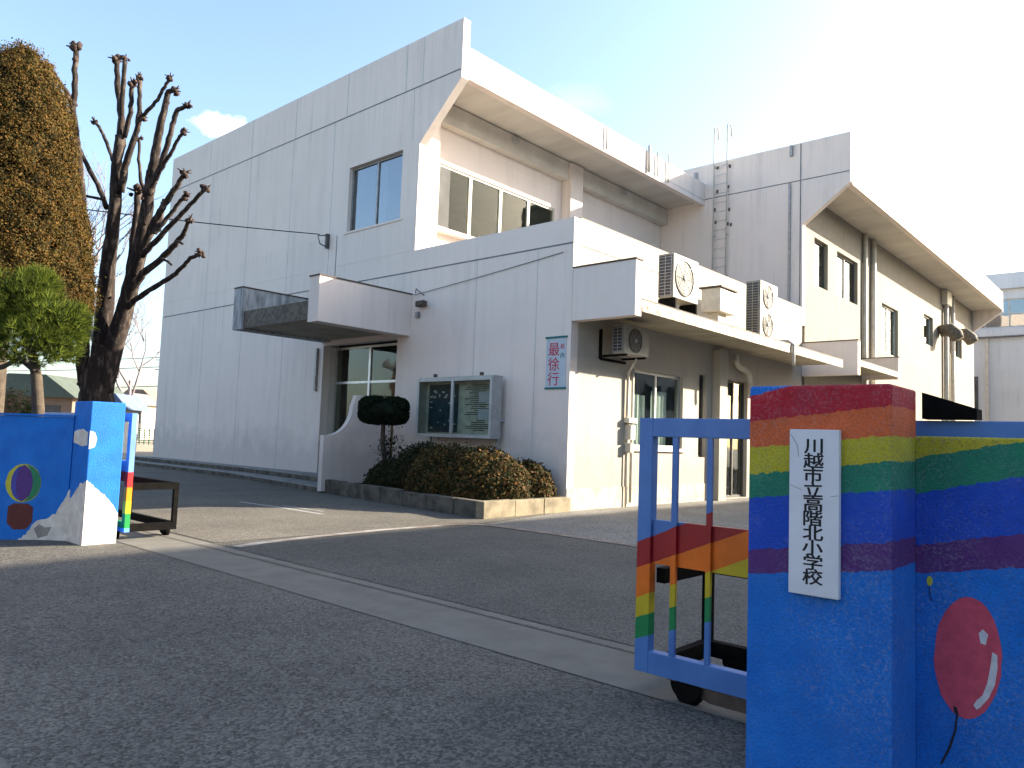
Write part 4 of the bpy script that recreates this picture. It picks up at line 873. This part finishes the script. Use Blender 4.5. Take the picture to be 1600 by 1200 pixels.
LB = [([(113,165),(104,145),(92,128),(83,112),(76,104)],5.5,3.5,-.5,-.8),([(114,165),(117,140),(117,110),(119,74)],6,5,-.5,-.4),
 ([(166,325),(157,298),(135,255),(113,213),(92,188),(82,165)],5.5,3.5,.2,.7),([(164,312),(148,309),(133,306)],3,2.5,.2,0),
 ([(183,250),(192,225),(190,187),(184,130),(182,92)],8,4.5,.2,.5),([(186,240),(189,180),(193,130),(195,92)],6,4,.2,.3),([(188,300),(196,260),(207,225),(215,196),(221,183)],8,4,.1,-.1),
 ([(221,183),(232,172),(246,156),(258,135),(266,121)],4,3,-.1,-.4),([(195,215),(204,175),(206,140),(207,130)],5,4,.2,.0),([(214,205),(217,175),(218,150),(218,124)],5,4,.0,.2),
 ([(190,295),(180,262),(172,238),(161,208),(148,190)],4,3,.2,.9),([(231,305),(238,270),(244,235),(249,205),(258,165),(264,143),(273,141)],11,4,-.2,-.2),
 ([(230,305),(241,284),(251,258),(262,225),(270,195),(276,172),(291,166)],7,4,-.2,-.5),([(232,300),(245,278),(257,255),(268,238),(279,216),(288,206)],5,3,-.2,-.8),([(232,312),(220,285),(217,250),(217,217)],4,2.5,-.1,.4),
 ([(204,450),(213,420),(224,388),(236,358),(250,330),(264,308),(278,288),(288,270)],10,4,-.1,-.7),([(241,366),(250,354),(260,342),(272,328),(281,315),(290,305)],5,3.5,-.4,-.4),
 ([(222,400),(242,378),(262,357),(285,333),(303,314),(322,294)],6,3.5,-.3,-1.0),([(196,478),(206,452),(224,427),(252,404),(270,386),(284,370),(291,355),(297,342)],9,3.5,-.1,-.9),
 ([(198,485),(210,470),(228,457),(252,442),(272,430),(284,418),(298,403),(314,396)],6,3.5,-.1,-1.1),([(252,404),(262,408),(268,414)],3,2,-.6,-.8),([(200,470),(205,400),(212,350),(216,300)],8,6,0,.3),
 ([(247,360),(253,335),(257,312)],5,4,-.4,-.1),([(278,377),(283,380),(286,381)],2.5,2,-.8,-1)]
for pts_, a_, b_, d0, d1 in LB:
    o, r = poly(pts_, a_*.82, b_*.85, d0, d1, wob=.5); limbs = MB(); kn = MB(); limbs.tube(o, r, 9, .10)
    if b_ > 2.4 and len(pts_) > 3:
        e = o[-1]; rr = max(b_, 3)/FPX*tD
        for i in range(6): kn.blob(e+Vector([random.uniform(-1, 1)*rr*1.3 for _ in range(3)]), rr*random.uniform(.6, 1.25), .3, 1)
        for i in range(5):
            d = Vector([random.uniform(-1, 1), random.uniform(-1, 1), random.uniform(-.3, 1)]).normalized(); kn.tube([e, e+d*rr*random.uniform(2, 3)], [rr*.4, rr*.2], 5)
    for i in range(len(o)//3):
        j = random.randrange(1, len(o)-1)
        if random.random() < .5: limbs.blob(o[j], r[j]*1.12, .2, 1)
    limbs.m = 1; limbs.add(kn.v, kn.f); limbs.build('limb', ['bark', 'knob'], plane, smooth=True)
kn = MB()
for kp, kd in (((117,95),-.45),((114,163),-.5),((105,148),-.6)):
    for i in range(4): kn.blob(at(kp[0]+random.uniform(-2, 2), kp[1]+random.uniform(-5, 5), tD+kd), random.uniform(.035, .07), .3, 1)
for i in range(9): kn.blob(random.choice(TRK.v[16*6:]), random.uniform(.03, .055), .3, 1)
TRK.m = 1; TRK.add(kn.v, kn.f); TRK.build('trunk', ['bark', 'knob'], plane, smooth=True)


# faint bare tree farther off
def bare(base, h, label, seed, name='bare_tree'):
    random.seed(seed); t = thing(name, base, label, 'tree'); mb = MB()
    def br_(p, d, ln, r, lv):
        q = p+d*ln; mid = p+d*ln*.5+Vector([random.uniform(-.06, .06)*ln for _ in range(3)]); mb.tube([p, mid, q], [r, r*.8, r*.6], 5 if lv > 1 else 4, 0, False)
        if lv == 0: return
        for i in range(3 if lv > 2 else 4):
            dd = (d+Vector([random.uniform(-.75, .75), random.uniform(-.75, .75), random.uniform(-.2, .5)])).normalized(); br_(p+(q-p)*random.uniform(.55, 1), dd, ln*random.uniform(.6, .8), r*.55, lv-1)
    br_(Vector(base), Vector((0, 0, 1)), h*.3, h*.012, 5); mb.build('trunk', 'twig', t); random.seed(11); return t
bb = at(150, 640, 34); bare((bb.x, bb.y, 0), 15, 'distant bare fine twigged tree behind the pollarded tree', 3)
bb = at(200, 640, 60); bare((bb.x, bb.y, 0), 17, 'distant bare tree between the pollarded tree and the school wall', 5)

# bushes
def mound(name, cs, n, size, mats, wts, label, cat, seed=1):
    np.random.seed(seed); t = thing(name, (cs[0][0], cs[0][1], .24), label, cat); P_ = []; Nn = []; core = MB()
    for x, y, z, a, b, h, fr in cs:
        k_ = int(n*fr); u = np.random.normal(size=(k_, 3)); u[:, 2] = abs(u[:, 2])*.9-.15; u /= np.linalg.norm(u, axis=1)[:, None]
        rr = np.random.uniform(.84, 1.04, k_)+.07*np.sin(u[:, 0]*8+x)*np.cos(u[:, 1]*9+y)*np.sin(u[:, 2]*7)+(np.random.uniform(size=k_) > .93)*np.random.uniform(0, .14, k_)
        P_.append(np.array([x, y, z])+u*np.array([a, b, h])*rr[:, None]); Nn.append(u); core.blob((x, y, z), 1, .04, 3, (a*.86, b*.86, h*.86))
    cr2 = core.build('core', mats[min(2, len(mats)-1)] if len(mats) > 2 else mats[0], t)
    leaves('foliage', np.concatenate(P_), size, mats, t, np.concatenate(Nn), 1.5, wts); return t
mound('azalea_bush', [(11.75, 11.35, .3, 1.0, 1.3, 1.0, .5), (12.55, 10.65, .25, .55, .6, .80, .25), (11.5, 12.1, .3, .85, .9, 1.05, .25)], 30000, .045, LF['azalea'], [.30, .11, .24, .35],
      'rounded azalea bush with orange tinged leaves below the notice board', 'bush', 2)
mound('dark_bush', [(11.9, 13.2, .3, .85, 1.0, 1.05, .6), (11.7, 14.1, .25, .7, .7, .7, .4)], 16000, .045, LF['azdark'], [.5, .35, .15], 'dark green bush in the shade between the topiary and the azalea', 'bush', 3)
tp = thing('topiary_shrub', (11.7, 14.55, .24), 'dark flat topped topiary shrub on a thin stem beside the curved porch wall', 'shrub')
MB().tube([(11.75, 14.5, .2), (11.72, 14.5, .8), (11.6, 14.5, 1.3), (11.6, 14.5, 1.9)], [.07, .06, .055, .05], 8, .1).build('stem', 'bark_dark', tp, smooth=True)
np.random.seed(5); k_ = 16000; u = np.random.normal(size=(k_, 3)); u /= np.linalg.norm(u, axis=1)[:, None]; sg_ = np.sign(u)*np.abs(u)**.55
sg_ *= np.random.uniform(.9, 1.03, k_)[:, None]
tdir = np.array([.745, -.667, 0]); tnr = np.array([.667, .745, 0])
loc = np.array([11.6, 14.5, 2.09])+sg_[:, :1]*.60*tdir+sg_[:, 1:2]*.48*tnr+sg_[:, 2:3]*np.array([0, 0, .34])
core = MB(); core.blob((11.6, 14.5, 2.09), 1, .05, 3, (.56, .56, .30)); cr3 = core.build('crown', LF['topiary'][0], tp)
k_ = 700; q = np.random.normal(size=(k_, 3))*np.array([.14, .14, .22])+np.array([11.75, 14.4, 1.15])
leaves('foliage', np.concatenate([loc, q]), .035, LF['topiary'], cr3, None, 1.4)
# hedge shrubs behind the left wall
def shrub(px, py, dpt, rad, h, mats, wts, label, seed):
    p = at(px, py, dpt); mound('garden_shrub', [(p.x, p.y, .6, rad, rad, h, 1)], 4500, .05, mats, wts, label, 'shrub', seed)
shrub(12, 620, 15.5, .75, 1.55, LF['hedge'], [.4, .2, .4], 'pinkish brown garden shrub behind the left end of the blue wall', 21)
shrub(48, 628, 14.5, .38, 1.25, LF['hedge'], [.3, .6, .1], 'small green garden shrub at the pine trunk behind the blue wall', 22)

# ================================================================= BACKGROUND LEFT
def house(name, c, w_, d_, h, rh, wm, rm, label, rot=0.0, wins=3):
    t = thing(name, c, label, 'house'); x, y, z = c; t.rotation_euler = (0, 0, rot)
    MB().box((x-w_/2, y-d_/2, -.3), (x+w_/2, y+d_/2, h)).build('wall', wm, t)
    rf = MB(); e = .5; rf.prism([(x-w_/2-e, h-.15), (x+w_/2+e, h-.15), (x+w_/2*.45, h+rh), (x-w_/2*.45, h+rh)], 1, y-d_/2-e, y+d_/2+e); rf.build('roof', rm, t)
    for i in range(wins):
        xx = x-w_/2+w_*(i+.5)/wins; MB().box((xx-.6, y-d_/2-.03, h*.45), (xx+.6, y-d_/2-.003, h*.8)).build('window', 'room_dark', t)
    return t
c0 = at(62, 640, 48); house('house', (c0.x+1.2, c0.y, 0), 5.2, 6, 3.2, 1.2, 'houseA', 'roofgreen', 'brown house with a green roof seen between the pine and the pollarded tree', R(-50), 2)
c0 = at(128, 640, 60); house('house', (c0.x, c0.y, 0), 4, 6, 3.0, 1.0, 'houseC', 'roofgrey', 'low grey house right behind the pollarded trunk', R(-50), 2)
c0 = at(198, 640, 42); house('house', (c0.x-.2, c0.y, 0), .9, 2, 2.5, .7, 'houseC', 'roofblue', 'small shed with a blue gable just right of the far pillar', R(-45), 1)
for i, (px, dp, w_, h, rm, wm, lb) in enumerate([(212, 88, 4.5, 4.0, 'roofgrey', 'houseB', 'cream house leftmost beyond the sand yard'), (232, 92, 4.0, 4.6, 'houseA', 'houseB', 'cream house with a brown roof in the middle beyond the sand yard'), (252, 95, 5, 4.2, 'roofgrey', 'houseC', 'grey house partly hidden by the corner of the school')]):
    c0 = at(px, 660, dp); house('house', (c0.x, c0.y, 0), w_, 6, h, 1.2, wm, rm, lb, R(-50), 3)
fn = thing('yard_fence', (20, 60, 0), 'low green netting fence along the far edge of the sand yard', 'fence')
fA, fB = at(150, 690, 62), at(330, 690, 62); q = MB()
fA.z = fB.z = 0
for i in range(25): p = fA+(fB-fA)*i/24; q.tube([p, p+Vector((0, 0, 1.3))], .05, 5)
q.build('posts', 'netgreen', fn)
q = MB()
for z in (.15, .35, .55, .75, .95, 1.15, 1.3): q.tube([fA+Vector((0, 0, z)), fB+Vector((0, 0, z))], .03, 5)
q.build('rails', 'netgreen', fn)
def pole(px, dpt, h, label):
    p = at(px, 640, dpt); t = thing('utility_pole', (p.x, p.y, 0), label, 'pole')
    MB().tube([(p.x, p.y, 0), (p.x, p.y, h)], [.2, .13], 10).build('shaft', 'grey', t, smooth=True)
    dd = Vector((.667, -.745, 0)); c = Vector((p.x, p.y, 0))
    for z in (h-.5, h-1.4): a = c-dd*.9; b = c+dd*.9; a.z = b.z = z; MB().tube([a, b], .05, 5).build('crossarm', 'grey', t)
    return Vector((p.x, p.y, h))
q1 = pole(253, 70, 8.2, 'grey utility pole beside the left edge of the school')
q2 = at(-400, 640, 90); q2.z = 8.5
for dz, lb in ((0.1, 'top'), (-.8, 'second'), (-2.6, 'lowest')):
    wire('power_line', q1+Vector((0, 0, dz-.3)), q2+Vector((0, 0, dz)), .8, .035, '%s of the three thin power lines running left from the utility pole' % lb)
# distant low tree belt
np.random.seed(9)
P_ = []
for i in range(140):
    px = random.uniform(-900, 330); dp = random.uniform(120, 150); c = at(px, 640, dp); k_ = 90; r = random.uniform(2, 3.5)
    u = np.random.normal(size=(k_, 3)); u /= np.linalg.norm(u, axis=1)[:, None]; P_.append(np.array([c.x, c.y, 2.2])+u*r*np.array([1, 1, .95]))
tw = leaves('distant_trees', np.concatenate(P_), .9, LF['hedge'], None, None, 1.2, [.5, .3, .2]); tag(tw, kind='stuff'); tw['label'] = 'far belt of olive brown trees on the horizon at the left'; tw['category'] = 'trees'

for i, (hx, hy, hw, hd, hh, wm_, rm_) in enumerate([(-15, -6, 9, 11, 6.0, 'houseC', 'roofgrey'), (-16, 9, 8, 11, 6.4, 'houseC', 'roofgrey'), (-15, 25, 8, 12, 6.6, 'timber', 'roofgreen'), (-17, 42, 9, 14, 7.2, 'timber', 'roofgrey')]):  # unseen houses added behind the camera to tune bounce light and reflections
    house('house', (hx, hy, -.6), hw, hd, hh, 1.8, wm_, rm_, ['unseen grey house added behind the camera to bounce light back', 'unseen grey house added facing the gateway to bounce light back', 'unseen dark timber house with a green roof, added to dim reflections', 'unseen dark timber house farthest along the road, added to dim reflections'][i], 0, 2)
# unseen block added outside the frame to cast shadow over the gate and forecourt
ob_ = thing('shadow_caster', (20, -12, 0), 'plain rendered block added out of frame on the right to shade the gate', 'building')
HB = 13.0
MB().box((4, -18, 0), (58, -8, HB-.4)).build('wall', 'wall_far', ob_); MB().box((3.8, -18.2, HB-.396), (58.2, -7.98, HB)).build('roof', 'roofgrey', ob_)
for r_ in range(4):
    q = MB()
    for i in range(17): q.box((5.2+i*3.1, -8.0+.004, 1.0+r_*3.1), (7.0+i*3.1, -7.97, 2.6+r_*3.1))
    q.build('window', 'poster_dark', ob_)
